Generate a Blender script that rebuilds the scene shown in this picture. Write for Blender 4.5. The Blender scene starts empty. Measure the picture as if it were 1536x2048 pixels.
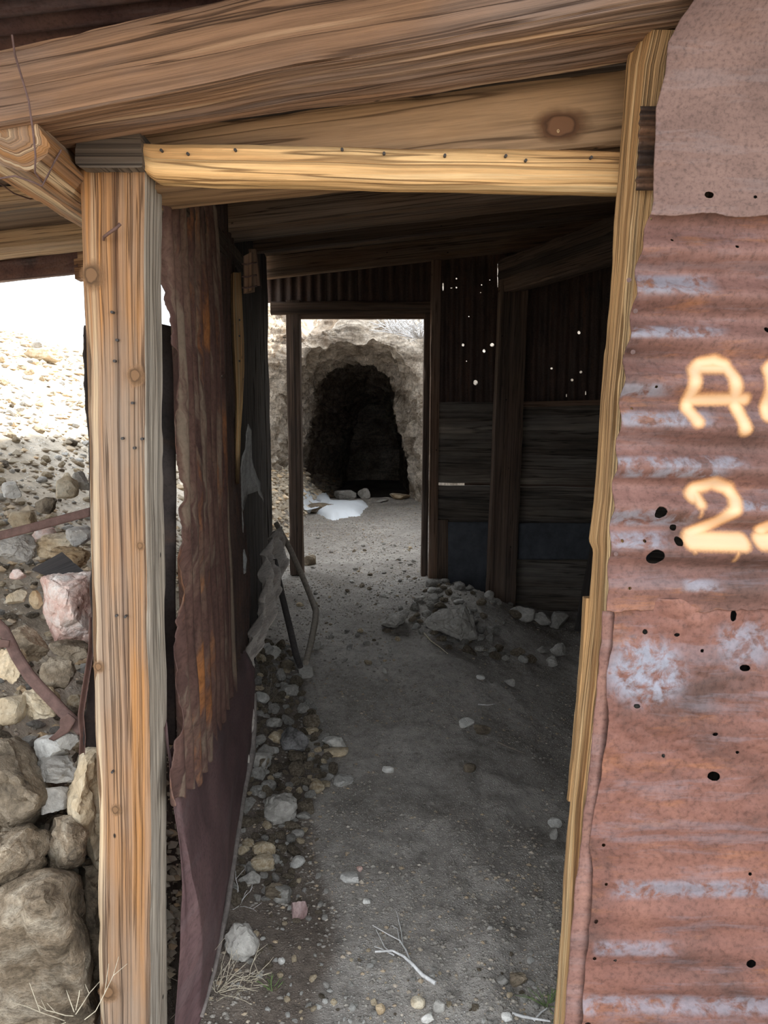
import bpy, bmesh, math, random
from mathutils import Vector, noise, Matrix
import numpy as np
C = bpy.context.scene.collection
scn = bpy.context.scene
R = math.radians
# ------------------------------------------------------------------ camera, light, exposure
F, PITCH, EYE = 1520.0, R(8.5), 1.55
cam_d = bpy.data.cameras.new('camera'); cam = bpy.data.objects.new('camera', cam_d); C.objects.link(cam)
cam_d.sensor_fit = 'VERTICAL'; cam_d.sensor_height = 36; cam_d.sensor_width = 27; cam_d.lens = 36 * F / 2048
cam_d.clip_start = 0.02; cam_d.clip_end = 200
cam.location = (0, 0, EYE); cam.rotation_euler = (R(90) - PITCH, 0, 0)
scn.camera = cam
w = bpy.data.worlds.new('sky'); scn.world = w; w.use_nodes = True
bg = w.node_tree.nodes['Background']; bg.inputs[0].default_value = (0.86, 0.93, 1.0, 1); bg.inputs[1].default_value = 1.35
SUN_DIR = Vector((0.56, 0.50, 0.62)).normalized()         # towards the sun, behind the hut
sd = bpy.data.lights.new('sun', 'SUN'); sd.energy = 5.5; sd.angle = R(0.6); sd.color = (1.0, 0.93, 0.82)
so = bpy.data.objects.new('sun', sd); C.objects.link(so); so.rotation_euler = SUN_DIR.to_track_quat('Z', 'Y').to_euler(); so.location = (-4, 6, 9)
vs = scn.view_settings
scn.display_settings.display_device = 'sRGB'
vs.view_transform = 'Standard'; vs.look = 'None'; vs.exposure = 1.25; vs.gamma = 1.0; vs.use_curve_mapping = False
scn.cycles.max_bounces = 10; scn.cycles.diffuse_bounces = 6
rng = random.Random(7)
CP, SP = math.cos(PITCH), math.sin(PITCH)

# ------------------------------------------------------------------ picture -> place helpers (each thing gets its own real distance)
def ray(px, py):
    x, y = (px - 768) / F, (py - 1024) / F
    return Vector((x, CP - y * SP, -SP - y * CP))
def P(px, py, Y):
    d = ray(px, py); t = Y / d.y
    return Vector((d.x * t, Y, EYE + d.z * t))
WA, WB = -0.3246, -0.0846                                   # inner line of the left wall in plan: X = WA + WB*Y
def wallx(Y): return WA + WB * Y
def PW(px, py, off=0.0):                                    # a point on the left wall plane, off metres into the hut
    d = ray(px, py); a = WA + off
    t = a / (d.x - WB * d.y)
    return Vector((d.x * t, d.y * t, EYE + d.z * t))
def ss(a, b, x):
    t = min(1, max(0, (x - a) / (b - a))); return t * t * (3 - 2 * t)
def lerp(a, b, t): return a + (b - a) * t
def curve(pts, t):                                          # piecewise linear through (t, v...) rows
    if t <= pts[0][0]: return pts[0][1]
    for (a, va), (b, vb) in zip(pts, pts[1:]):
        if t <= b: return va + (vb - va) * ((t - a) / (b - a))
    return pts[-1][1]
def poly(pts, t):                                           # point at fraction t of a polyline of vectors (by index)
    f = t * (len(pts) - 1); i = min(int(f), len(pts) - 2)
    return pts[i].lerp(pts[i + 1], f - i)
def fbm(v, o=4): return noise.fractal(v, 1.0, 2.0, o)
def roof_z(X, Y): return 2.26 + 0.083 * (Y - 1.5) + 0.105 * X
def height(X, Y):
    z = 0.27 * ss(1.6, 5.3, Y)
    wx = wallx(min(max(Y, 1.5), 5.3))
    d = wx - 0.06 - X
    if d > 0:
        f = ss(1.5, 1.85, Y)
        z += f * (ss(0, 0.22, d) * 0.26 + 0.62 * d / (1 + 0.08 * d)) * (1 if Y < 5 else 1)
    else:
        e = -d
        z += 0.10 * math.exp(-(e / 0.16) ** 2) * ss(1.4, 2.2, Y) * (1 - ss(3.6, 4.6, Y))
        z -= 0.22 * ss(0.25, 1.2, X) * ss(2.0, 3.2, Y) * (1 - ss(5.3, 6.2, Y))
        z += 0.13 * math.exp(-(((X - 0.62) / 0.3) ** 2 + ((Y - 4.75) / 0.35) ** 2))
        z += 7.2 * ss(2.1, 3.3, X) * ss(3.5, 6.0, Y) + 0.8 * max(0, X - 3.6) * ss(3.5, 6, Y)  # tall bank right of view, added to keep sun off hut and yard
    if Y > 9.7: z -= 0.45 * ss(9.75, 10.4, Y)
    if d <= 0: z += 0.030 * abs(fbm(Vector((X * 5.5, Y * 4.2, 11)), 3)) * (1 - ss(3.2, 4.5, Y)) * ss(-0.2, 0.25, X)
    z += 0.020 * fbm(Vector((X * 2.1, Y * 2.1, 3)), 4) + 0.008 * fbm(Vector((X * 11, Y * 11, 9)), 3)
    if d > 0.3: z += 0.10 * fbm(Vector((X * 0.8, Y * 0.8, 5)), 4) * ss(0.3, 2, d)
    return z
def G(px, py):                                              # where the sight line meets the ground
    d = ray(px, py); t = 1.2
    o = Vector((0, 0, EYE)); prev = t
    while t < 60:
        p = o + d * t
        if p.z < height(p.x, p.y):
            a, b = prev, t
            for _ in range(14):
                m = (a + b) / 2; q = o + d * m
                if q.z < height(q.x, q.y): b = m
                else: a = m
            return o + d * b
        prev = t; t += 0.04 + t * 0.01
    return o + d * 30

# ------------------------------------------------------------------ materials
def new_mat(name, rough=0.85):
    m = bpy.data.materials.new(name); m.use_nodes = True
    nt = m.node_tree; b = nt.nodes['Principled BSDF']; b.inputs['Roughness'].default_value = rough
    b.inputs['Specular IOR Level'].default_value = 0.25
    return m, nt, b
def nd(nt, typ, **kw):
    n = nt.nodes.new(typ)
    for k, v in kw.items(): setattr(n, k, v)
    return n
def tex(nt, vec, scale, detail=6, rough=0.6, dist=0.0, kind='noise', sv=None, off=(0, 0, 0)):
    if sv is not None or off != (0, 0, 0):
        mp = nd(nt, 'ShaderNodeMapping'); mp.inputs['Scale'].default_value = sv or (1, 1, 1); mp.inputs['Location'].default_value = off
        nt.links.new(vec, mp.inputs[0]); vec = mp.outputs[0]
    if kind == 'noise':
        n = nd(nt, 'ShaderNodeTexNoise'); n.inputs['Detail'].default_value = detail; n.inputs['Roughness'].default_value = rough; n.inputs['Distortion'].default_value = dist
        out = n.outputs[0]
    else:
        n = nd(nt, 'ShaderNodeTexVoronoi', feature=kind); out = n.outputs[0]
    n.inputs['Scale'].default_value = scale
    nt.links.new(vec, n.inputs['Vector'])
    return out
def ramp(nt, fac, stops):
    r = nd(nt, 'ShaderNodeValToRGB'); e = r.color_ramp.elements
    while len(e) < len(stops): e.new(0.5)
    for i, (p, c) in enumerate(stops):
        e[i].position = p; e[i].color = (*c, 1) if not isinstance(c, (int, float)) else (c, c, c, 1)
    nt.links.new(fac, r.inputs[0]); return r.outputs[0]
def mix(nt, a, b, fac, mode='MIX'):
    m = nd(nt, 'ShaderNodeMix', data_type='RGBA', blend_type=mode)
    for s, v in ((m.inputs[0], fac), (m.inputs[6], a), (m.inputs[7], b)):
        if isinstance(v, (int, float)): s.default_value = v
        elif isinstance(v, tuple): s.default_value = (*v, 1)
        else: nt.links.new(v, s)
    return m.outputs[2]
def mth(nt, op, a, b=0.0):
    m = nd(nt, 'ShaderNodeMath', operation=op)
    for s, v in zip(m.inputs, (a, b)):
        if isinstance(v, (int, float)): s.default_value = v
        else: nt.links.new(v, s)
    return m.outputs[0]
def bump(nt, b, h, strength=0.5, dist=0.01):
    n = nd(nt, 'ShaderNodeBump'); n.inputs['Strength'].default_value = strength; n.inputs['Distance'].default_value = dist
    nt.links.new(h, n.inputs['Height']); nt.links.new(n.outputs[0], b.inputs['Normal'])
def attr(nt, name):
    a = nd(nt, 'ShaderNodeAttribute'); a.attribute_name = name; return a
def wood(name, c0, c1, c2, c3, grey=(0.36, 0.33, 0.30), grey_amt=0.35, char=0.0, streak=14, dist=0.35, bstr=0.5, lo=0.30):
    """weathered timber: UV u runs along the grain in metres, v around the piece"""
    m, nt, b = new_mat(name, 0.8)
    uv = nd(nt, 'ShaderNodeTexCoord').outputs['UV']
    band = tex(nt, uv, 1.0, 4, 0.55, dist, sv=(0.30, streak, 1))
    fine = tex(nt, uv, 1.0, 8, 0.7, 0.1, sv=(0.9, streak * 6, 1))
    fib = tex(nt, uv, 1.0, 3, 0.8, 0.0, sv=(5, streak * 22, 1))
    col = ramp(nt, band, [(0.34, c0), (0.43, c1), (0.50, c2), (0.55, c1), (0.62, c3), (0.72, c1)])
    col = mix(nt, col, ramp(nt, fine, [(0.32, lo), (0.5, 0.95), (0.68, 1.2)]), 0.85, 'MULTIPLY')
    col = mix(nt, col, ramp(nt, fib, [(0.35, 0.75), (0.6, 1.1)]), 0.7, 'MULTIPLY')
    big = tex(nt, uv, 1.0, 4, 0.6, 0.0, sv=(1.3, 5, 1), off=(3.1, 7.7, 0))
    col = mix(nt, col, mix(nt, grey, ramp(nt, fine, [(0.3, 0.5), (0.65, 1.15)]), 0.8, 'MULTIPLY'), mth(nt, 'MULTIPLY', ramp(nt, big, [(0.42, 0.0), (0.62, 1.0)]), grey_amt))
    crack = tex(nt, uv, 1.0, 3, 0.6, 0.3, sv=(0.55, streak * 2.6, 1), off=(9, 2, 0))
    cm = ramp(nt, mth(nt, 'ABSOLUTE', mth(nt, 'SUBTRACT', crack, 0.5)), [(0.0, 1.0), (0.008, 0.75), (0.02, 0.0)])
    col = mix(nt, col, (c0[0] * 0.22, c0[1] * 0.2, c0[2] * 0.2), mth(nt, 'MULTIPLY', cm, 0.7))
    nail = tex(nt, uv, 7.0, kind='F1', sv=(1.0, 1.6, 1), off=(0.37, 0.11, 0))
    col = mix(nt, col, (0.02, 0.015, 0.012), ramp(nt, nail, [(0.03, 1.0), (0.055, 0.0)]))
    if char:
        ch = tex(nt, uv, 1.0, 5, 0.65, 0.3, sv=(1.1, 7, 1), off=(5, 5, 0))
        col = mix(nt, col, (0.012, 0.011, 0.012), mth(nt, 'MULTIPLY', ramp(nt, ch, [(0.36, 1.0), (0.68, 0.25)]), char))
    nt.links.new(col, b.inputs['Base Color'])
    hgt = mth(nt, 'ADD', mth(nt, 'MULTIPLY', fine, 0.8), mth(nt, 'MULTIPLY', cm, -0.7))
    hgt = mth(nt, 'ADD', hgt, mth(nt, 'MULTIPLY', fib, 0.25))
    bump(nt, b, hgt, bstr, 0.008)
    return m
def rust(name, c0, c1, c2, zinc=(0.42, 0.42, 0.46), zinc_amt=0.4, rough=0.62, scale=1.0, stripe=0.0, paint=False, bstr=0.35, orange=0.3, obj_uv=True):
    m, nt, b = new_mat(name, rough)
    uv = nd(nt, 'ShaderNodeTexCoord').outputs['UV']
    a = tex(nt, uv, 5 * scale, 7, 0.65, 0.3)
    s = tex(nt, uv, 1.0, 6, 0.65, 0.2, sv=(3 * scale, 26 * scale, 1))
    g = tex(nt, uv, 90 * scale, 4, 0.7)
    f = mth(nt, 'ADD', mth(nt, 'MULTIPLY', a, 1 - stripe), mth(nt, 'MULTIPLY', s, stripe))
    col = ramp(nt, f, [(0.34, c0), (0.5, c1), (0.66, c2)])
    col = mix(nt, col, (0.50, 0.19, 0.05), mth(nt, 'MULTIPLY', ramp(nt, tex(nt, uv, 1.0, 6, 0.7, 0.2, sv=(2.5 * scale, 11 * scale, 1), off=(4, 1, 0)), [(0.56, 0.0), (0.70, 1.0)]), orange))
    col = mix(nt, col, ramp(nt, g, [(0.32, 0.45), (0.5, 1.0), (0.7, 1.2)]), 0.7, 'MULTIPLY')
    zf = tex(nt, uv, 1.0, 7, 0.7, 0.25, sv=(2 * scale, 14 * scale, 1), off=(1.7, 8.2, 0))
    zm = mth(nt, 'MULTIPLY', ramp(nt, zf, [(0.52, 0.0), (0.60, 1.0)]), zinc_amt)
    zc = attr(nt, 'zinc').outputs['Fac']
    zn = tex(nt, uv, 30 * scale, 5, 0.65, 0.4, off=(2, 2, 0))
    zm2 = mth(nt, 'MULTIPLY', zc, ramp(nt, zn, [(0.40, 0.0), (0.55, 1.0)]))
    zall = mth(nt, 'MAXIMUM', zm, zm2)
    col = mix(nt, col, mix(nt, zinc, ramp(nt, g, [(0.3, 0.8), (0.6, 1.05)]), 0.8, 'MULTIPLY'), zall)
    spots = tex(nt, uv, 38 * scale, kind='F1')
    col = mix(nt, col, (c0[0] * 0.35, c0[1] * 0.35, c0[2] * 0.35), mth(nt, 'MULTIPLY', ramp(nt, spots, [(0.06, 1.0), (0.14, 0.0)]), 0.2))
    if paint:
        pa = attr(nt, 'paint').outputs['Fac']
        pn = tex(nt, uv, 240, 3, 0.7)
        pf = ramp(nt, mth(nt, 'ADD', pa, mth(nt, 'MULTIPLY', mth(nt, 'SUBTRACT', pn, 0.5), 0.5)), [(0.1, 0.0), (0.85, 1.0)])
        pc = ramp(nt, attr(nt, 'core').outputs['Fac'], [(0.0, (0.66, 0.33, 0.13)), (1.0, (0.78, 0.53, 0.32))])
        col = mix(nt, col, pc, mth(nt, 'MULTIPLY', pf, 0.9))
    nt.links.new(col, b.inputs['Base Color'])
    bump(nt, b, mth(nt, 'ADD', mth(nt, 'MULTIPLY', a, 0.5), mth(nt, 'MULTIPLY', g, 0.25)), bstr, 0.006)
    return m
def rock(name, c0, c1, c2, scale=6, bstr=0.7, mott=0.6, cracks=False):
    m, nt, b = new_mat(name, 0.9)
    oc = nd(nt, 'ShaderNodeTexCoord').outputs['Object']
    inf = nd(nt, 'ShaderNodeObjectInfo').outputs['Random']
    va = nd(nt, 'ShaderNodeVectorMath', operation='ADD'); nt.links.new(oc, va.inputs[0])
    cx = nd(nt, 'ShaderNodeCombineXYZ'); nt.links.new(mth(nt, 'MULTIPLY', inf, 37.0), cx.inputs[0]); nt.links.new(cx.outputs[0], va.inputs[1])
    v = va.outputs[0]
    a = tex(nt, v, scale, 7, 0.68, 0.3); g = tex(nt, v, scale * 9, 5, 0.7)
    col = ramp(nt, a, [(0.33, c0), (0.5, c1), (0.66, c2)])
    col = mix(nt, col, ramp(nt, g, [(0.3, 0.5), (0.5, 1.0), (0.7, 1.25)]), mott, 'MULTIPLY')
    col = mix(nt, col, ramp(nt, inf, [(0.0, 0.62), (1.0, 1.2)]), 0.8, 'MULTIPLY')
    hh = mth(nt, 'ADD', a, mth(nt, 'MULTIPLY', g, 0.4))
    if cracks:
        wv = nd(nt, 'ShaderNodeVectorMath', operation='MULTIPLY_ADD'); nz_ = nd(nt, 'ShaderNodeTexNoise'); nz_.inputs['Scale'].default_value = 3; nt.links.new(v, nz_.inputs['Vector'])
        nt.links.new(nz_.outputs['Color'], wv.inputs[0]); wv.inputs[1].default_value = (0.9, 0.9, 0.9); nt.links.new(v, wv.inputs[2])
        ck = ramp(nt, tex(nt, wv.outputs[0], 4.0, kind='DISTANCE_TO_EDGE', sv=(1.0, 1.0, 2.2)), [(0.0, 1.0), (0.05, 0.0)])
        col = mix(nt, col, (0.05, 0.042, 0.036), mth(nt, 'MULTIPLY', mth(nt, 'MULTIPLY', ck, ramp(nt, tex(nt, v, 1.7, 3, 0.6, off=(3, 3, 3)), [(0.45, 0.0), (0.6, 1.0)])), 0.55))
        st = tex(nt, v, 1.0, 7, 0.7, 0.8, sv=(3.0, 3.0, 14.0)); col = mix(nt, col, ramp(nt, st, [(0.35, 0.55), (0.5, 1.0), (0.65, 1.3)]), 0.8, 'MULTIPLY'); hh = mth(nt, 'ADD', hh, mth(nt, 'MULTIPLY', st, 0.7))
    nt.links.new(col, b.inputs['Base Color'])
    bump(nt, b, hh, bstr, 0.02)
    return m
def earth(name, c0, c1, c2, speck=(0.58, 0.55, 0.50), spk=0.8, scale=1.0, wet=False):
    m, nt, b = new_mat(name, 0.95)
    oc = nd(nt, 'ShaderNodeTexCoord').outputs['Object']
    a = tex(nt, oc, 1.6 * scale, 7, 0.65, 0.2); g = tex(nt, oc, 28 * scale, 6, 0.72); h = tex(nt, oc, 160 * scale, 3, 0.7)
    col = ramp(nt, a, [(0.35, c0), (0.5, c1), (0.66, c2)])
    col = mix(nt, col, ramp(nt, g, [(0.3, 0.5), (0.5, 1.0), (0.7, 1.3)]), 0.8, 'MULTIPLY')
    vo = nd(nt, 'ShaderNodeTexVoronoi', feature='F1'); vo.inputs['Scale'].default_value = 130 * scale; nt.links.new(oc, vo.inputs['Vector'])
    sp = nd(nt, 'ShaderNodeSeparateColor'); nt.links.new(vo.outputs['Color'], sp.inputs[0])
    pick = ramp(nt, sp.outputs[0], [(0.62, 0.0), (0.64, 1.0)])
    dot = ramp(nt, vo.outputs['Distance'], [(0.28, 1.0), (0.42, 0.0)])
    col = mix(nt, col, speck, mth(nt, 'MULTIPLY', mth(nt, 'MULTIPLY', pick, dot), spk))
    if wet:
        wa = attr(nt, 'damp').outputs['Fac']
        col = mix(nt, col, mix(nt, col, (0.42, 0.36, 0.32), 1.0, 'MULTIPLY'), wa)
    nt.links.new(col, b.inputs['Base Color'])
    hh = mth(nt, 'ADD', g, mth(nt, 'MULTIPLY', h, 0.5)); hh = mth(nt, 'ADD', hh, mth(nt, 'MULTIPLY', mth(nt, 'MULTIPLY', dot, pick), 0.5))
    bump(nt, b, hh, 0.8, 0.015)
    return m
def tinted(name, c_lo, c_hi):                               # many small stones: each one's own tint is stored on its corners
    m, nt, b = new_mat(name, 0.9)
    t = attr(nt, 'tint').outputs['Fac']
    col = ramp(nt, t, [(0.0, c_lo), (0.55, c_hi), (0.8, (c_hi[0] * 1.15, c_hi[1] * 0.95, c_hi[2] * 0.72)), (1.0, (min(1, c_hi[0] * 1.8), min(1, c_hi[1] * 1.8), min(1, c_hi[2] * 1.85)))])
    nt.links.new(col, b.inputs['Base Color']); return m
def plain(name, c, rough=0.8, metal=0.0, sc=40, var=0.35):
    m, nt, b = new_mat(name, rough); b.inputs['Metallic'].default_value = metal
    oc = nd(nt, 'ShaderNodeTexCoord').outputs['Object']; g = tex(nt, oc, sc, 6, 0.7)
    nt.links.new(mix(nt, c, ramp(nt, g, [(0.3, 1 - var), (0.5, 1.0), (0.7, 1 + var)]), 1.0, 'MULTIPLY'), b.inputs['Base Color'])
    bump(nt, b, g, 0.4, 0.005); return m

W_POST = wood('weathered_post_timber', (0.17, 0.078, 0.036), (0.39, 0.215, 0.112), (0.46, 0.215, 0.075), (0.88, 0.65, 0.40), grey=(0.33, 0.265, 0.21), grey_amt=0.65, streak=20, dist=0.35, bstr=0.7)
W_PGREY = wood('greyed_post_side', (0.22, 0.17, 0.125), (0.43, 0.36, 0.285), (0.40, 0.33, 0.26), (0.52, 0.45, 0.365), grey=(0.45, 0.40, 0.34), grey_amt=0.5, streak=20, bstr=0.5)
W_LINTEL = wood('pale_peeled_log', (0.44, 0.19, 0.06), (0.78, 0.46, 0.20), (0.86, 0.56, 0.27), (0.96, 0.76, 0.46), grey_amt=0.0, streak=9, dist=0.9, bstr=0.6, lo=0.62)
W_YELLOW = wood('yellow_split_timber', (0.28, 0.13, 0.05), (0.58, 0.325, 0.14), (0.70, 0.42, 0.19), (0.86, 0.60, 0.32), grey=(0.46, 0.33, 0.21), grey_amt=0.25, streak=30, bstr=0.8)
W_RAFTER = wood('brown_grey_rafter', (0.12, 0.062, 0.036), (0.32, 0.180, 0.103), (0.25, 0.140, 0.082), (0.62, 0.41, 0.25), grey=(0.30, 0.235, 0.21), grey_amt=0.5, streak=14, bstr=0.6)
W_BOARD = wood('broad_brown_board', (0.26, 0.14, 0.065), (0.40, 0.235, 0.12), (0.43, 0.255, 0.13), (0.47, 0.285, 0.15), grey_amt=0.12, streak=7, dist=1.6, bstr=0.25)
W_DARK = wood('dark_timber', (0.07, 0.045, 0.032), (0.20, 0.13, 0.09), (0.17, 0.11, 0.08), (0.28, 0.185, 0.13), grey=(0.18, 0.15, 0.135), char=0.5, streak=14)  # dark brown timber with blackish blotches
W_JAMB = wood('brown_door_jamb', (0.12, 0.065, 0.042), (0.25, 0.15, 0.10), (0.22, 0.13, 0.09), (0.30, 0.19, 0.13), grey=(0.26, 0.22, 0.18), char=0.15, streak=14)
W_CHAR = wood('charred_boards', (0.03, 0.022, 0.02), (0.085, 0.065, 0.055), (0.07, 0.054, 0.046), (0.16, 0.13, 0.11), grey=(0.13, 0.12, 0.12), grey_amt=0.5, char=0.8, streak=12)
W_GREYB = wood('grey_wall_boards', (0.08, 0.06, 0.048), (0.30, 0.24, 0.19), (0.24, 0.195, 0.155), (0.46, 0.38, 0.30), grey=(0.34, 0.31, 0.28), grey_amt=0.5, char=0.7, streak=8)
W_END = wood('dark_end_grain', (0.05, 0.035, 0.025), (0.17, 0.125, 0.09), (0.14, 0.10, 0.07), (0.24, 0.18, 0.125), grey_amt=0.4, char=0.35, streak=18)
R_FRONT = rust('rusted_front_sheet', (0.075, 0.042, 0.034), (0.168, 0.084, 0.068), (0.235, 0.122, 0.100), zinc=(0.235, 0.215, 0.24), zinc_amt=0.22, paint=True, stripe=0.35, orange=0.42)
R_FLAT = rust('flat_brown_rust', (0.140, 0.083, 0.068), (0.185, 0.111, 0.091), (0.225, 0.137, 0.113), zinc_amt=0.08, orange=0.06, stripe=0.2, scale=1.6, bstr=0.15)
R_LOWER = rust('red_flattened_rust', (0.085, 0.046, 0.038), (0.178, 0.080, 0.061), (0.240, 0.110, 0.080), zinc=(0.25, 0.245, 0.285), zinc_amt=0.22, orange=0.3, stripe=0.15)
R_DARK = rust('dark_brown_rust', (0.06, 0.034, 0.03), (0.125, 0.068, 0.055), (0.24, 0.155, 0.11), zinc=(0.30, 0.235, 0.17), zinc_amt=0.65, orange=0.7, stripe=0.6, scale=0.7)
R_PURPLE = rust('purple_brown_rust', (0.085, 0.05, 0.05), (0.115, 0.066, 0.066), (0.14, 0.082, 0.078), zinc=(0.2, 0.17, 0.17), zinc_amt=0.12, orange=0.0, bstr=0.25)
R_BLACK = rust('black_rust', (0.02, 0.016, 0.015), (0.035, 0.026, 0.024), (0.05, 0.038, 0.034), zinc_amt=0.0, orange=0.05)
R_INNER = rust('dark_inner_rust', (0.03, 0.022, 0.02), (0.075, 0.048, 0.04), (0.11, 0.066, 0.052), zinc=(0.10, 0.08, 0.07), zinc_amt=0.3, orange=0.1, stripe=0.6)  # darker rust tones with fine stripes
R_GREY = rust('pale_grey_sheet', (0.33, 0.28, 0.24), (0.50, 0.44, 0.385), (0.62, 0.55, 0.48), zinc=(0.42, 0.38, 0.34), zinc_amt=0.4, orange=0.05)
R_ROOF = rust('roof_rust', (0.05, 0.03, 0.03), (0.11, 0.06, 0.055), (0.15, 0.085, 0.07), zinc_amt=0.1, orange=0.1)
LIP = plain('pale_sheet_edge', (0.24, 0.205, 0.185), 0.75, 0, 40)
TAR = plain('grey_tar_paper', (0.34, 0.33, 0.315), 0.9, 0, 60)
IRON = plain('rusty_iron', (0.13, 0.075, 0.062), 0.7, 0.0, 30)
WIRE = plain('rusty_wire', (0.14, 0.085, 0.075), 0.6, 0.0, 80)
STEEL = plain('dark_iron_pipe', (0.055, 0.048, 0.045), 0.6, 0.0, 60)
BARK = plain('grey_brown_stick', (0.25, 0.21, 0.17), 0.85, 0, 60)
TWIG = plain('bleached_twig', (0.62, 0.60, 0.58), 0.8, 0, 60)
STRAW = plain('dry_straw', (0.55, 0.48, 0.36), 0.85, 0, 60)
GREEN = plain('thin_green_grass', (0.14, 0.20, 0.07), 0.8, 0, 60)
BRUSH = plain('pale_dry_brush', (0.80, 0.78, 0.77), 0.85, 0, 60)
KNOT_BR = plain('knot_brown', (0.20, 0.12, 0.07), 0.8, 0, 90)
DARK_HOLE = plain('knot_dark', (0.12, 0.065, 0.035), 0.8, 0, 60)
KNOT_PALE = plain('knot_pale', (0.62, 0.42, 0.22), 0.8, 0, 60)
SNOW, _nt, _b = new_mat('old_snow', 0.5); _b.inputs['Base Color'].default_value = (0.88, 0.92, 0.97, 1); _b.inputs['Subsurface Weight'].default_value = 0.2; _b.inputs['Subsurface Radius'].default_value = (0.03, 0.03, 0.03)
bump(_nt, _b, tex(_nt, nd(_nt, 'ShaderNodeTexCoord').outputs['Object'], 25, 5), 0.4, 0.02)
K_TAN = rock('tan_rock', (0.36, 0.25, 0.14), (0.58, 0.46, 0.31), (0.74, 0.65, 0.50))
K_GREY = rock('grey_rock', (0.27, 0.25, 0.22), (0.42, 0.39, 0.35), (0.56, 0.53, 0.48))
K_BROWN = rock('brown_rock', (0.12, 0.095, 0.07), (0.30, 0.235, 0.165), (0.50, 0.42, 0.32), scale=8, mott=0.85, bstr=1.0)
K_DULL = rock('dull_pink_rock', (0.20, 0.12, 0.11), (0.34, 0.23, 0.215), (0.45, 0.35, 0.33), scale=9)
K_OCHRE = rock('ochre_rock', (0.10, 0.075, 0.05), (0.29, 0.22, 0.15), (0.50, 0.42, 0.32), scale=9, bstr=1.3, mott=0.9, cracks=True)
K_PINK = rock('pink_rock', (0.50, 0.25, 0.20), (0.78, 0.55, 0.47), (0.92, 0.84, 0.78), scale=11, mott=0.4)
K_WHITE = rock('white_rock', (0.50, 0.47, 0.42), (0.66, 0.63, 0.58), (0.78, 0.75, 0.70))
K_PIT = rock('pitted_rock', (0.06, 0.055, 0.05), (0.34, 0.32, 0.31), (0.48, 0.46, 0.45), scale=14, mott=0.9, bstr=1.2)
K_CLIFF = rock('cliff_rock', (0.20, 0.155, 0.115), (0.46, 0.39, 0.315), (0.66, 0.585, 0.50), scale=3.4, bstr=1.5, mott=1.0, cracks=True)
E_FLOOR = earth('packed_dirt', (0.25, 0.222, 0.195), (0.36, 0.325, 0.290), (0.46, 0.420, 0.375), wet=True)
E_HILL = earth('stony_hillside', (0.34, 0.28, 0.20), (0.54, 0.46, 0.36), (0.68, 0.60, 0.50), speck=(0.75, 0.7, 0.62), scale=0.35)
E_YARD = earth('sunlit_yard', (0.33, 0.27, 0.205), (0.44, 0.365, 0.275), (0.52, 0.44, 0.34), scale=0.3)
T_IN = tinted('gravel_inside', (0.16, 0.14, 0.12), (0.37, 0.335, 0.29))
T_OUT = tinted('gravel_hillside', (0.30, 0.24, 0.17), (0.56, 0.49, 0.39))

# ------------------------------------------------------------------ builders
def tag(o, label=None, cat=None, group=None, kind=None):
    if label: o['label'] = label
    if cat: o['category'] = cat
    if group: o['group'] = group
    if kind: o['kind'] = kind
    return o
def link(name, me, mat, parent=None):
    o = bpy.data.objects.new(name, me); C.objects.link(o)
    if mat and not me.materials: me.materials.append(mat)
    if parent: o.parent = parent
    return o
def recenter(o):                                            # origin to the bounds' base so the object coordinates are its own
    me = o.data; n = len(me.vertices); co = np.empty(n * 3); me.vertices.foreach_get('co', co); co = co.reshape(-1, 3)
    c = Vector(((co[:, 0].min() + co[:, 0].max()) / 2, (co[:, 1].min() + co[:, 1].max()) / 2, co[:, 2].min()))
    me.transform(Matrix.Translation(-c)); o.location = c
    return o
def under(child, parent):                                   # child built in world space: parent it, keep it in place
    bpy.context.view_layer.update()
    child.parent = parent; child.location = child.location - parent.location
    return child
def smooth(me, ang=0.7):
    me.shade_smooth()
    try: me.set_sharp_from_angle(angle=ang)
    except Exception: pass
def mesh(name, V, Fc, uv=None, attrs=None):
    me = bpy.data.meshes.new(name); me.from_pydata([tuple(v) for v in V], [], Fc); me.update()
    if uv is not None:
        l = me.uv_layers.new(name='UVMap'); idx = np.empty(len(me.loops), int); me.loops.foreach_get('vertex_index', idx)
        l.data.foreach_set('uv', np.asarray(uv, float)[idx].ravel())
    for k, a in (attrs or {}).items():
        at = me.attributes.new(k, 'FLOAT', 'POINT'); at.data.foreach_set('value', np.asarray(a, float))
    return me
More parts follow.
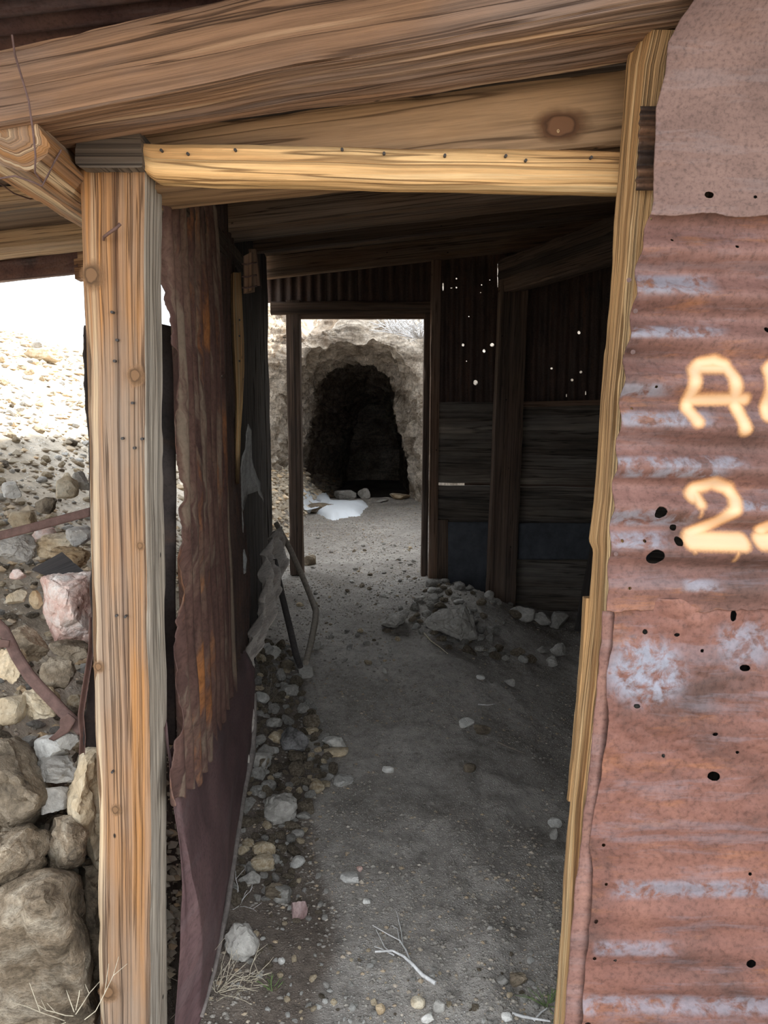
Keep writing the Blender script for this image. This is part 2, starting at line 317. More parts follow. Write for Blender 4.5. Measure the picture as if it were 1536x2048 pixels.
def loft(name, secs, mat, step=0.012, side=0.010, rough=0.003, groove=0.0, chip=0.0, parent=None, seed=None, round_=0.0, kscale=1.0, lowf=0.0, planar=False, side_mats=None):
    """timber: rings of corners joined lengthwise; grain relief, chipped arrises and a slow wander are modelled in the mesh"""
    seed = rng.random() * 100 if seed is None else seed
    n = len(secs[0]); cen = [sum(s, Vector()) / n for s in secs]
    L = [0]
    for a, b in zip(cen, cen[1:]): L.append(L[-1] + (b - a).length)
    nu = max(4, int(L[-1] / step))
    per = [(secs[0][(i + 1) % n] - secs[0][i]).length for i in range(n)]
    ns = [max(2, int(p / side)) for p in per]
    V, UV, Fc = [], [], []
    ncol = sum(ns); u0, v0 = seed * 1.37, seed * 0.71
    for iu in range(nu + 1):
        l = L[-1] * iu / nu; k = 0
        while k < len(L) - 2 and l > L[k + 1]: k += 1
        t = (l - L[k]) / max(1e-9, L[k + 1] - L[k])
        ring = [secs[k][i].lerp(secs[k + 1][i], t) for i in range(n)]
        c = sum(ring, Vector()) / n
        wob = Vector((fbm(Vector((l * 2.3, seed, 0)), 3), fbm(Vector((l * 2.3, seed, 9)), 3), fbm(Vector((l * 2.3, seed, 17)), 3))) * lowf
        vv = 0
        for i in range(n):
            a, b = ring[i], ring[(i + 1) % n]
            for j in range(ns[i]):
                f = j / ns[i]; p = a.lerp(b, f); out = (p - c)
                edge = min(f, 1 - f) * per[i]
                v = v0 + vv + f * per[i]
                r = out.length; out.normalize()
                d = rough * fbm(Vector((l * 3 * kscale, v * 34 * kscale, seed)), 4)
                if groove: d -= groove * max(0, noise.noise(Vector((l * 1.3, v * 60 + 1.5 * noise.noise(Vector((l * 3, v * 4, seed))), seed + 3)))) ** 1.3
                if edge < 0.012:
                    ch = chip * (0.35 + max(0, fbm(Vector((l * 6, seed + i * 7, 2)), 3)) * 2.0)
                    d -= ch * (1 - edge / 0.012) ** 2
                V.append(p + out * d + wob); UV.append((u0 + l, v))
            vv += per[i]
    for iu in range(nu):
        for j in range(ncol):
            a = iu * ncol + j; b = iu * ncol + (j + 1) % ncol
            Fc.append((a, b, b + ncol, a + ncol))
    for row, rev in ((0, True), (nu, False)):
        ring = list(range(row * ncol, row * ncol + ncol)); base = len(V)
        c = sum((V[i] for i in ring), Vector()) / ncol
        V.append(c); UV.append((u0 - 0.05 if row == 0 else u0 + L[-1] + 0.05, v0))
        for j in range(ncol):
            a, b = ring[j], ring[(j + 1) % ncol]
            Fc.append((base, b, a) if rev else (base, a, b))
    if planar:
        for row in (0, nu):
            b0 = len(V); ring = [row * ncol + j for j in range(ncol)]; c = sum((V[i] for i in ring), Vector()) / ncol
            for fr_ in (0.999, 0.5):
                for i in ring: V.append(c.lerp(V[i], fr_)); UV.append((V[i].lerp(c, 1 - fr_).x * 0.45 + 3, V[i].lerp(c, 1 - fr_).z + 5))
            V.append(c); UV.append((c.x * 0.45 + 3, c.z + 5))
            Fc = [f for f in Fc if not (len(f) == 3 and any(q in ring for q in f))]
            for j in range(ncol):
                k2 = (j + 1) % ncol
                Fc.append((ring[j], ring[k2], b0 + k2, b0 + j)); Fc.append((b0 + j, b0 + k2, b0 + ncol + k2, b0 + ncol + j)); Fc.append((b0 + ncol + j, b0 + ncol + k2, b0 + 2 * ncol))
    me = mesh(name, V, Fc, UV)
    if side_mats:                                            # a face of the timber that weathered differently
        me.materials.append(mat); acc = np.cumsum([0] + ns)
        for q, (i, m2) in enumerate(side_mats.items()):
            me.materials.append(m2)
            for iu in range(nu):
                for j in range(acc[i], acc[i + 1]): me.polygons[iu * ncol + j].material_index = q + 1
    bm = bmesh.new(); bm.from_mesh(me); bmesh.ops.delete(bm, geom=[v for v in bm.verts if not v.link_faces], context='VERTS'); bm.to_mesh(me); bm.free()
    bmf(me); smooth(me, 0.6)
    o = link(name, me, mat); recenter(o)
    if parent: under(o, parent)
    return o
def bmf(me):
    bm = bmesh.new(); bm.from_mesh(me); bmesh.ops.recalc_face_normals(bm, faces=bm.faces); bm.to_mesh(me); bm.free()
def bar(name, A, B, wdt, hgt, mat, up=Vector((0, 0, 1)), **kw):
    d = (B - A).normalized(); s = d.cross(up).normalized(); u = s.cross(d)
    q = lambda c: [c - s * wdt / 2 - u * hgt / 2, c + s * wdt / 2 - u * hgt / 2, c + s * wdt / 2 + u * hgt / 2, c - s * wdt / 2 + u * hgt / 2]
    return loft(name, [q(A), q(B)], mat, **kw)
def sheet(name, fn, nu, nv, mat, thick=0.0016, holes=None, keep=None, attrs=None, parent=None, swap=False, sm=0.9, minr=0.0):
    """thin metal: fn(u,v) -> (point, key) ; holes in key space [(x, y, rx, ry)], rims snapped to the outline"""
    V, UV, K = [], [], []
    for j in range(nv + 1):
        for i in range(nu + 1):
            p, k = fn(i / nu, j / nv); V.append(p); K.append(k)
    V0 = np.array([tuple(v) for v in V]).reshape(nv + 1, nu + 1, 3)
    lu = np.concatenate([[0], np.cumsum(np.linalg.norm(np.diff(V0[nv // 2], axis=0), axis=1))]); lv = np.concatenate([[0], np.cumsum(np.linalg.norm(np.diff(V0[:, nu // 2], axis=0), axis=1))])
    s = rng.random() * 50
    UV = [((s + lv[j], s + lu[i]) if swap else (s + lu[i], s + lv[j])) for j in range(nv + 1) for i in range(nu + 1)]
    dead = set()
    fc = []
    mark = {}; gone = set()
    if holes:
        Ka = np.array(K, float)
        for h in holes:
            x, y, rx, ry = h
            if rx > 1.5 and ry > 1.5: rx, ry = max(rx, minr), max(ry, minr)
            h = (x, y, rx, ry); dx, dy = (Ka[:, 0] - x) / rx, (Ka[:, 1] - y) / ry
            for q in np.nonzero(dx * dx + dy * dy < 1.0)[0]: mark[int(q)] = h
    for j in range(nv):
        for i in range(nu):
            a = j * (nu + 1) + i; f = (a, a + 1, a + nu + 2, a + nu + 1)
            if holes and all(q in mark for q in f): gone.add((i, j)); continue
            if keep:
                kx = sum(K[q][0] for q in f) / 4; ky = sum(K[q][1] for q in f) / 4
                if not keep(kx, ky): continue
            fc.append(f)
    for q, h in mark.items():                                # rim: push the remaining inside corners out to the hole's edge
        i, j = q % (nu + 1), q // (nu + 1)
        if not any(c in gone for c in ((i, j), (i - 1, j), (i, j - 1), (i - 1, j - 1))): continue
        dx, dy = K[q][0] - h[0], K[q][1] - h[1]; r = math.hypot(dx / h[2], dy / h[3])
        if r < 1e-3: continue
        wob_ = 1 + 0.10 * noise.noise(Vector((math.atan2(dy, dx) * 1.5, h[0], h[1])))
        tx, ty = h[0] + dx / r * wob_, h[1] + dy / r * wob_
        qi = q + 1 if i < nu else q - 1; qj = q + nu + 1 if j < nv else q - nu - 1
        a1, b1 = K[qi][0] - K[q][0], K[qi][1] - K[q][1]; a2, b2 = K[qj][0] - K[q][0], K[qj][1] - K[q][1]
        det = a1 * b2 - a2 * b1
        if abs(det) < 1e-9: continue
        ex, ey = tx - K[q][0], ty - K[q][1]; al = (ex * b2 - a2 * ey) / det; be = (a1 * ey - b1 * ex) / det
        V[q] = Vector(V0[j, i]) + (Vector(V0[qi // (nu + 1), qi % (nu + 1)]) - Vector(V0[j, i])) * al + (Vector(V0[qj // (nu + 1), qj % (nu + 1)]) - Vector(V0[j, i])) * be
    at = {}
    if attrs:
        for k, g in attrs.items(): at[k] = [g(*q) for q in K]
    me = mesh(name, V, fc, UV, at)
    bm = bmesh.new(); bm.from_mesh(me)
    bmesh.ops.delete(bm, geom=[v for v in bm.verts if not v.link_faces], context='VERTS')
    bm.to_mesh(me); bm.free(); smooth(me, sm)
    o = link(name, me, mat); recenter(o)
    md = o.modifiers.new('thickness', 'SOLIDIFY'); md.thickness = thick; md.offset = 0
    if parent: under(o, parent)
    return o
def tube(name, pts, rads, mat, n=8, parent=None, more=None, loose_end=True):
    bm = bmesh.new()
    def one(pts, rads):
        prev = None
        for k, p in enumerate(pts):
            d = (pts[min(k + 1, len(pts) - 1)] - pts[max(k - 1, 0)]).normalized()
            s = d.cross(Vector((0.31, 0.2, 0.93))).normalized(); t = d.cross(s)
            r = rads[k] if isinstance(rads, (list, tuple)) else rads
            ring = [bm.verts.new(p + (s * math.cos(2 * math.pi * i / n) + t * math.sin(2 * math.pi * i / n)) * r) for i in range(n)]
            if prev:
                for i in range(n): bm.faces.new((prev[i], prev[(i + 1) % n], ring[(i + 1) % n], ring[i]))
            else: bm.faces.new(ring[::-1])
            prev = ring
        bm.faces.new(prev)
    one(pts, rads)
    for q, r in (more or []): one(q, r)
    bmesh.ops.recalc_face_normals(bm, faces=bm.faces)
    me = bpy.data.meshes.new(name); bm.to_mesh(me); bm.free(); smooth(me, 0.9)
    o = link(name, me, mat); recenter(o)
    if parent: under(o, parent)
    return o
def rock_me(seed, dims, planes=9, rough=0.05, sub=3, soft=0.0):
    """a broken stone: a ball cut by random planes, its faces roughened; dims = full extents"""
    r = random.Random(seed); bm = bmesh.new(); bmesh.ops.create_icosphere(bm, subdivisions=sub, radius=1)
    pl = []
    for _ in range(planes):
        n = Vector((r.gauss(0, 1), r.gauss(0, 1), r.gauss(0, 1))).normalized(); pl.append((n, r.uniform(0.52, 0.88) + soft * 0.25))
    for v in bm.verts:
        d = v.co.normalized(); k = 1.0 / (abs(d.x) ** 3.2 + abs(d.y) ** 3.2 + abs(d.z) ** 3.2) ** (1 / 3.2)
        for n, h in pl:
            c = d.dot(n)
            if c > 1e-3: k = min(k, h / c)
        k = lerp(k, 0.85, soft * 0.6)
        k *= 1 + rough * fbm(d * 2.6 + Vector((seed % 97, 0, 0)), 4) * 1.6
        v.co = d * k
    xs = [v.co for v in bm.verts]; ext = [max(p[i] for p in xs) - min(p[i] for p in xs) for i in range(3)]
    mid = [(max(p[i] for p in xs) + min(p[i] for p in xs)) / 2 for i in range(3)]
    for v in bm.verts: v.co = Vector([(v.co[i] - mid[i]) / ext[i] * dims[i] for i in range(3)])
    me = bpy.data.meshes.new('rock'); bm.to_mesh(me); bm.free(); smooth(me, 0.45)
    return me
def rock_px(name, label, cat, px, py, w_, h_, mat, seed, planes=9, rough=0.05, sub=4, Y=None, depth=0.8, tilt=0, group=None, sink=0.22, soft=0.0):
    """a stone whose seen outline is w_ x h_ pixels around px,py, resting on the ground there"""
    if Y is None:
        g = G(px, py + 0.36 * h_); Y = g.y
        p = P(px, py, Y + 0.0)
    else: p = P(px, py, Y)
    dist = (p - Vector((0, 0, EYE))).dot(Vector((0, CP, -SP)))
    W, H = w_ * dist / F, h_ * dist / F
    o = link(name, rock_me(seed, (W, W * depth, H), planes, rough, sub, soft), mat)
    o.location = p; o.rotation_euler = (0, R(tilt), 0)
    return tag(o, label, cat, group)
def stones(name, pts, sizes, mat, seed, flat=0.7):
    """thousands of pebbles nobody could count: one mesh"""
    rs = np.random.RandomState(seed); n = len(pts)
    base = np.array([(1, 0, 0), (0.3, 0.95, 0), (-0.8, 0.6, 0), (-0.8, -0.6, 0), (0.3, -0.95, 0), (0.1, 0.1, 0.8), (0, 0, -0.8)])
    fb = [(0, 1, 5), (1, 2, 5), (2, 3, 5), (3, 4, 5), (4, 0, 5), (1, 0, 6), (2, 1, 6), (3, 2, 6), (4, 3, 6), (0, 4, 6)]
    nb = len(base)
    j = base[None] * rs.uniform(0.6, 1.25, (n, nb, 3)); a = rs.uniform(0, 6.283, n); ca, sa = np.cos(a), np.sin(a)
    x = j[..., 0] * ca[:, None] - j[..., 1] * sa[:, None]; y = j[..., 0] * sa[:, None] + j[..., 1] * ca[:, None]
    sz = np.asarray(sizes)[:, None]
    V = np.stack([x * sz, y * sz * rs.uniform(0.6, 1, (n, 1)), j[..., 2] * sz * flat], -1) + np.asarray(pts)[:, None, :]
    me = bpy.data.meshes.new(name)
    Fa = (np.array(fb)[None] + (np.arange(n) * nb)[:, None, None]).reshape(-1, 3)
    me.from_pydata(V.reshape(-1, 3).tolist(), [], Fa.tolist()); me.update()
    t = np.repeat(np.clip(rs.beta(2, 2.6, n), 0, 1), nb)
    at = me.attributes.new('tint', 'FLOAT', 'POINT'); at.data.foreach_set('value', t)
    return link(name, me, mat)

# ------------------------------------------------------------------ the ground
def field(name, xs, ys, mat, attrs=None, hf=height):
    V = [(x, y, hf(x, y)) for y in ys for x in xs]; n = len(xs)
    Fc = [(j * n + i, j * n + i + 1, (j + 1) * n + i + 1, (j + 1) * n + i) for j in range(len(ys) - 1) for i in range(n - 1)]
    at = {k: [g(v[0], v[1]) for v in V] for k, g in (attrs or {}).items()}
    me = mesh(name, V, Fc, None, at); me.shade_smooth()
    o = link(name, me, mat); tag(o, kind='structure'); return o
def damp(X, Y):
    e = X - wallx(Y); b = 0.30 + 0.09 * fbm(Vector((Y * 2.2, 1, 4)), 3) - 0.05 * max(0, Y - 2.2)
    return (1 - ss(b - 0.02, b + 0.05, e)) * (1 - ss(3.2, 4.4, Y)) * 0.9
xs_in = list(np.arange(-0.95, 2.4, 0.022)); ys_in = list(np.arange(0.9, 10.2, 0.03))
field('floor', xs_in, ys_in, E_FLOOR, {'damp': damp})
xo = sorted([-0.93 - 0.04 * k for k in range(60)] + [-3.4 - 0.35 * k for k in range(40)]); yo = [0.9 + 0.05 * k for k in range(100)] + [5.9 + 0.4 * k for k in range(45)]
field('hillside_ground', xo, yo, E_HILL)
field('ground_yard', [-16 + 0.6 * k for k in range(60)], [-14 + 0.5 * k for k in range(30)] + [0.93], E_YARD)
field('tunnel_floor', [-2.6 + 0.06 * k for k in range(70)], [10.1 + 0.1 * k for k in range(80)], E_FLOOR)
field('ground_side_sun_block', [2.3 + 0.15 * k for k in range(80)], [0.9 + 0.5 * k for k in range(50)], E_HILL)  # unseen bank on the right, shaped to block the sun

# ------------------------------------------------------------------ cliff with the mine tunnel
def arch(th, cx, w_, ztop, z0):                             # th from 0 (right foot) to pi (left foot)
    c, s = math.cos(th), math.sin(th); hgt = ztop - z0
    sq = 0.62
    x = cx + w_ * math.copysign(abs(c) ** sq, c); z = z0 + hgt * abs(s) ** 0.78
    return x, z
rings = [  # (Y at sides, Y at crown, half width, top z, centre x)
    (17.5, 17.5, 0.05, 0.2, -0.2), (17.3, 17.3, 0.5, 1.4, -0.2), (14.5, 14.5, 0.66, 1.75, -0.25), (12.5, 12.5, 0.92, 2.15, -0.28), (11.0, 11.0, 0.95, 2.25, -0.27), (9.95, 10.05, 0.775, 2.01, -0.38), (9.7, 9.8, 0.775, 2.03, -0.375),
    (9.25, 9.30, 0.82, 2.07, -0.36), (8.9, 8.95, 0.88, 2.11, -0.35), (8.55, 8.65, 0.89, 2.14, -0.345), (8.2, 8.35, 0.93, 2.18, -0.35), (7.8, 8.42, 1.00, 2.29, -0.36),
    (7.3, 8.65, 1.08, 2.40, -0.36), (6.7, 9.3, 1.18, 2.60, -0.36), (6.1, 10.4, 1.6, 3.05, -0.2), (5.75, 12, 3.2, 3.9, 0.2), (5.6, 16, 8.0, 6.2, 0.6)]
NR, NT = 260, 300
cV, cF = [], []
for a in range(NR + 1):
    f = a / NR * (len(rings) - 1); k = min(int(f), len(rings) - 2); t = f - k
    r0 = [lerp(p, q, t) for p, q in zip(rings[k], rings[k + 1])]
    for b in range(NT + 1):
        th = math.pi * b / NT; s = abs(math.sin(th))
        x, z = arch(th, r0[4], r0[2], r0[3], lerp(-0.55, 0.12, ss(5.2, 7.2, f)))
        y = lerp(r0[0], r0[1], s ** 1.4)
        if f > 11 and x < r0[4] and z > 1.2:                   # the lip is lower on its left
            z -= 0.17 * min(f - 11, 2) * ss(0.1, 0.3, (r0[4] - x) / r0[2]) * (1 - ss(0.42, 0.62, (r0[4] - x) / r0[2])) * ss(1.2, 2.2, z)
        if f > 10.5 and x > r0[4] and z > 1.4: z += 0.30 * ss(10.5, 12.5, f) * ss(0.1, 0.7, (x - r0[4]) / r0[2])
        if x < r0[4] and r0[2] > 1.25: x = r0[4] + (x - r0[4]) * min(1, 1.75 / r0[2])
        p = Vector((x, y, z)); q = p * 1.0
        amp = 0.10
        v1 = noise.voronoi(Vector((q.x * 2.6, q.y * 2.6, q.z * 3.6)))[0]
        v2 = noise.voronoi(Vector((q.x * 7 + q.z, q.y * 6, q.z * 9)))[0]
        n = amp * (fbm(q * 1.7, 5)) + 0.16 * (v1[1] - v1[0] - 0.3) + 0.055 * (v2[1] - v2[0] - 0.3) + 0.035 * fbm(q * 9, 4) - 0.09 * abs(fbm(Vector((q.x * 2.2 + q.z * 0.8, q.y * 2.2, q.z * 4.5)), 5)) + 0.03 * (1 if noise.noise(Vector((q.x * 3, q.y * 3, q.z * 7 + q.x * 3))) > 0.08 else 0)
        band = 0.05 * noise.noise(Vector((q.x * 1.2, q.y * 1.2, q.z * 6 + q.x * 2)))
        out = Vector((x - r0[4], 0, z - 0.9)).normalized()
        fw = ss(8, 12, f)
        d = out.lerp(Vector((0, -1, 0.2)), fw).normalized()
        cV.append(p + d * (n + band) * (0.8 if z > 0.5 else 0.5))
for a in range(NR):
    for b in range(NT):
        i = a * (NT + 1) + b; cF.append((i, i + 1, i + NT + 2, i + NT + 1))
me = mesh('cliff', cV, cF); bmf(me); smooth(me, 0.35)
tag(link('rock_cliff_wall', me, K_CLIFF), kind='structure')
# rock plug, added out of sight to stop light leaking into the tunnel
me = rock_me(991, (2.4, 0.8, 2.6), 8, 0.08, 4); o = link('tunnel_light_plug', me, K_CLIFF); o.location = (-0.2, 16.6, 0.3); tag(o, kind='structure')
rim = [Vector(cV[i * (NT + 1) + NT // 2]) for i in range(NR)]

# ------------------------------------------------------------------ roof and walls (the setting)
def roof_fn(u, v):
    X = lerp(-2.7, 2.3, u); Y = lerp(0.80, 5.75, v)
    if X < -1.0 and Y > 4.3: X = X
    return Vector((X, Y, roof_z(X, Y) + 0.05 + 0.009 * math.sin(Y * 2 * math.pi / 0.075))), (X, Y)
o = sheet('roof', roof_fn, 60, 560, R_ROOF, keep=lambda x, y: x > -1.05 or y < 4.28 + 0.03 * math.sin(x * 9)); tag(o, kind='structure')
# roof boards laid across, seen from inside and under the eave
V, Fc, UV = [], [], []
y = 1.62; k = 0
while y < 5.6:
    wd = 0.19 + 0.09 * noise.noise(Vector((k * 3.3, 0, 1))); dz = 0.011 * noise.noise(Vector((k * 7.1, 2, 1)))
    x0 = (-2.55 + 0.1 * noise.noise(Vector((k * 5.7, 1, 1)))) if y + wd < 4.3 else wallx(y) - 0.25
    nx = 90; b = len(V)
    for i in range(nx + 1):
        X = lerp(x0, 2.25, i / nx)
        for (yy, zz) in ((y + 0.004, 0.03), (y + 0.004, 0), (y + wd - 0.006, 0), (y + wd - 0.006, 0.03)):
            e = 0.004 * fbm(Vector((X * 5, yy * 20, k)), 3)
            V.append((X, yy + e, roof_z(X, yy) + zz + dz + e * 0.6)); UV.append((X + k * 3.7, (yy + zz) * 1.0 + k * 1.3))
    for i in range(nx):
        for c in range(4):
            p = b + i * 4; Fc.append((p + c, p + (c + 1) % 4, p + 4 + (c + 1) % 4, p + 4 + c))
    Fc.append((b, b + 1, b + 2, b + 3)); e = b + nx * 4; Fc.append((e + 3, e + 2, e + 1, e))
    y += wd; k += 1
me = mesh('ceiling', V, Fc, UV); bmf(me); smooth(me, 0.5)
W_CEIL = wood('roof_boards', (0.13, 0.08, 0.05), (0.29, 0.185, 0.115), (0.25, 0.16, 0.10), (0.44, 0.30, 0.19), grey=(0.22, 0.19, 0.17), grey_amt=0.5, char=0.25, streak=16)
tag(link('ceiling', me, W_CEIL), kind='structure')

def planks_wall(name, A, B, rows, mat, thick=0.022, vertical=False, ztop=None):
    """a boarded wall between plan points A and B; rows = list of (z0, z1) at A's end (horizontal) or fractions (vertical)"""
    V, Fc, UV = [], [], []
    d = Vector((B[0] - A[0], B[1] - A[1], 0)); L = d.length; d.normalize(); nrm = Vector((d.y, -d.x, 0))
    for k, (r0, r1) in enumerate(rows):
        n = 60; b = len(V); off = 0.006 * noise.noise(Vector((k * 4.1, 3, 2)))
        for i in range(n + 1):
            t = i / n
            for (e, h) in ((0, 0), (1, 0), (1, 1), (0, 1)):
                if vertical:
                    s = lerp(r0, r1, e) * L; x, y = A[0] + d.x * s, A[1] + d.y * s
                    z = lerp(0.0, ztop(x, y), t); wv = 0.006 * fbm(Vector((z * 3, e * 5 + k * 9, 1)), 3)
                    p = Vector((x, y, z)) + d * wv * 2 + nrm * (off + wv - h * thick); UV.append((z + k * 2.3, s + h * 0.02 + k))
                else:
                    s = t * L; wv = 0.006 * fbm(Vector((s * 4, e * 5 + k * 9, 1)), 3)
                    p = Vector((A[0] + d.x * s, A[1] + d.y * s, lerp(r0 - 0.007, r1 + 0.007, e) + wv)) + nrm * (off + wv - h * thick + (0.008 if k % 2 else 0)); UV.append((s + k * 2.3, lerp(r0, r1, e) + h * 0.02 + k))
                V.append(p)
        for i in range(n):
            for c in range(4):
                p = b + i * 4; Fc.append((p + c, p + (c + 1) % 4, p + 4 + (c + 1) % 4, p + 4 + c))
        Fc.append((b + 3, b + 2, b + 1, b)); e = b + n * 4; Fc.append((e, e + 1, e + 2, e + 3))
    me = mesh(name, V, Fc, UV); bmf(me); smooth(me, 0.5)
    return tag(link(name, me, mat), kind='structure')
BA, BB = (0.35, 5.41), (2.15, 5.13)                         # line of the back wall's boarding
def zb(py, Y=5.3): return P(1000, py, Y).z
rowz = [(zb(1240), zb(1175)), (zb(1175), zb(1118)), (zb(1118), zb(1046)), (zb(1046), zb(976)), (zb(966), zb(912)), (zb(912), zb(858)), (zb(858), zb(806))]
planks_wall('wall_back', BA, BB, [(rowz[0][0] - 0.3, rowz[0][0])] + rowz, W_GREYB)
planks_wall('wall_back_gap_block', (P(929, 972, 5.45).x, 5.45), (2.15, 5.2), [(zb(990), zb(950))], W_DARK)  # added strip behind the boards, keeps daylight out of the gap
fr = [0]
while fr[-1] < 1: fr.append(min(1, fr[-1] + 0.055 + 0.03 * abs(noise.noise(Vector((len(fr) * 3.3, 0, 0))))))
planks_wall('wall_left', (wallx(5.25) - 0.035, 5.25), (wallx(2.95) - 0.035, 2.95), list(zip(fr, fr[1:])), W_CHAR, vertical=True, ztop=lambda x, y: roof_z(x, y) - 0.01)
planks_wall('wall_right', (2.15, 5.13), (2.1, 1.5), list(zip(fr, fr[1:])), W_CHAR, vertical=True, ztop=lambda x, y: roof_z(x, y) - 0.01)
planks_wall('wall_front', (2.1, 1.47), (0.60, 1.47), list(zip(fr, fr[1:])), W_CHAR, vertical=True, ztop=lambda x, y: roof_z(x, y) - 0.14)

# ------------------------------------------------------------------ the entrance timbers
def quad(fl, fr_, depth, tilt=0.0):
    b = Vector((0, depth, tilt)); return [fl, fr_, fr_ + b, fl + b]
def ext(a, b, k): return b + (b - a) * k                    # run a line on past b
tl, tr = P(160, 333, 1.5), P(292, 335, 1.5); bl, br = P(199, 2048, 1.5), P(292, 2048, 1.5)
# left post: the face narrows downward in the photo as it comes closer to a plane seen more steeply
pts = [(333, 160, 292), (560, 164, 290), (800, 175, 291), (1000, 180, 295), (1200, 184, 298), (1400, 189, 300), (1600, 196, 302), (1800, 197, 302), (2048, 199, 302), (2250, 201, 302)]
secs = [quad(P(a, y, 1.5), P(b, y, 1.5), 0.125) for y, a, b in pts]
left_post = loft('door_post', secs, W_POST, step=0.007, side=0.0035, rough=0.004, groove=0.007, chip=0.006, lowf=0.003, seed=3.3, side_mats={1: W_PGREY})
tag(left_post, 'thick streaky brown timber door post with deep grain and greyed foot, beside the tilted rocks', 'post')
def knot_mat(name, core, edge, seed):                      # grain rings round a knot, out to the wood around it
    m, nt, b = new_mat(name, 0.8)
    uv = nd(nt, 'ShaderNodeTexCoord').outputs['UV']; ln = nd(nt, 'ShaderNodeVectorMath', operation='LENGTH'); nt.links.new(uv, ln.inputs[0])
    n1 = tex(nt, uv, 1.3, 2, 0.5, 0.2, off=(seed, 0, 0)); rr = mth(nt, 'ADD', ln.outputs['Value'], mth(nt, 'MULTIPLY', mth(nt, 'SUBTRACT', n1, 0.5), 0.5))
    col = ramp(nt, rr, [(0.0, core), (0.30, core), (0.36, (core[0] * 0.45, core[1] * 0.45, core[2] * 0.45)), (0.44, (core[0] * 0.9, core[1] * 0.9, core[2] * 0.9)), (0.60, edge)])
    nt.links.new(col, b.inputs['Base Color']); bump(nt, b, rr, 0.25, 0.004)
    tr = nd(nt, 'ShaderNodeBsdfTransparent'); mx = nd(nt, 'ShaderNodeMixShader'); out = nt.nodes['Material Output']
    nt.links.new(ramp(nt, rr, [(0.34, 0.0), (0.72, 1.0)]), mx.inputs[0]); nt.links.new(b.outputs[0], mx.inputs[1]); nt.links.new(tr.outputs[0], mx.inputs[2]); nt.links.new(mx.outputs[0], out.inputs['Surface'])
    return m
KN_POST = knot_mat('post_knot', (0.20, 0.11, 0.055), (0.33, 0.18, 0.09), 1.0)
KN_BOARD = knot_mat('board_knot', (0.21, 0.10, 0.05), (0.33, 0.19, 0.10), 4.0)
def disc(name, p, r, mat, parent, sy=1.0, rise=0.0008):
    V, Fc, UV = [p + Vector((0, -rise, 0))], [], [(0, 0)]
    for k in range(1, 11):
        for i in range(40):
            a = 2 * math.pi * i / 40; f = k / 10
            V.append(p + Vector((math.cos(a) * r * f, -rise * (1.6 - 0.6 * f * f), math.sin(a) * r * sy * f))); UV.append((math.cos(a) * f, math.sin(a) * f))
    for i in range(40): Fc.append((0, 1 + (i + 1) % 40, 1 + i))
    for k in range(9):
        for i in range(40):
            q = 1 + k * 40; Fc.append((q + i, q + (i + 1) % 40, q + 40 + (i + 1) % 40, q + 40 + i))
    me = mesh(name, V, Fc, UV); me.shade_smooth()
    o = link(name, me, mat); recenter(o); under(o, parent); return o
for px, py, r in ((185, 552, 0.018), (272, 752, 0.014), (281, 1092, 0.007), (198, 1334, 0.009), (232, 1620, 0.009), (218, 1985, 0.017)):
    k = disc('knot', P(px, py, 1.4955), r * 1.9, KN_POST, left_post, sy=1.3); k['label'] = 'dark knot'
def nail(px, py, Y, parent, r=0.0028, name='nail'):
    return tube(name, [P(px, py, Y), P(px, py, Y) + Vector((0, 0.03, 0))], [r, r * 0.8], STEEL, 8, parent)
for px, py in ((223, 624), (233, 680), (228, 722), (264, 806), (244, 877), (283, 878), (268, 896), (250, 1234), (232, 1232), (224, 1545)):
    nail(px, py, 1.492, left_post)
b = tube('bent_nail', [P(240, 448, 1.47), P(233, 456, 1.466), P(218, 466, 1.47), P(208, 474, 1.478), P(207, 480, 1.50)], [0.0035, 0.003, 0.003, 0.003, 0.002], IRON, 8, left_post); b['label'] = 'bent rusty nail'

rp = [(60, 1262, 1306), (130, 1250, 1290), (375, 1233, 1268), (620, 1215, 1246), (800, 1198, 1228), (1000, 1187, 1218), (1080, 1176, 1211), (1100, 1185, 1210), (1250, 1172, 1201), (1369, 1160, 1191), (1600, 1137, 1166), (1800, 1122, 1155), (2048, 1106, 1145), (2300, 1088, 1128)]
secs = []
for y, a, b in rp:
    back, front = P(a, y, 1.45), P(b, y, 1.36)
    secs.append([front, front + Vector((0.075, 0, 0)), back + Vector((0.09, 0, 0)), back])
right_post = loft('door_post', secs, W_YELLOW, step=0.007, side=0.004, rough=0.004, groove=0.004, chip=0.007, lowf=0.003, seed=8.8)
tag(right_post, 'leaning yellow split timber door post along the rusted front sheets', 'post')
k = [P(1180, 1195, 1.452), P(1172, 1330, 1.452), P(1158, 1500, 1.452), P(1146, 1600, 1.452)]
s = loft('splinter', [[p + Vector((-0.013, -0.006, 0)), p + Vector((0.012, -0.012, 0)), p + Vector((0.012, 0.012, 0)), p + Vector((-0.013, 0.01, 0))] for p in k], W_YELLOW, parent=right_post, chip=0.002, rough=0.002)
s['label'] = 'split lath'

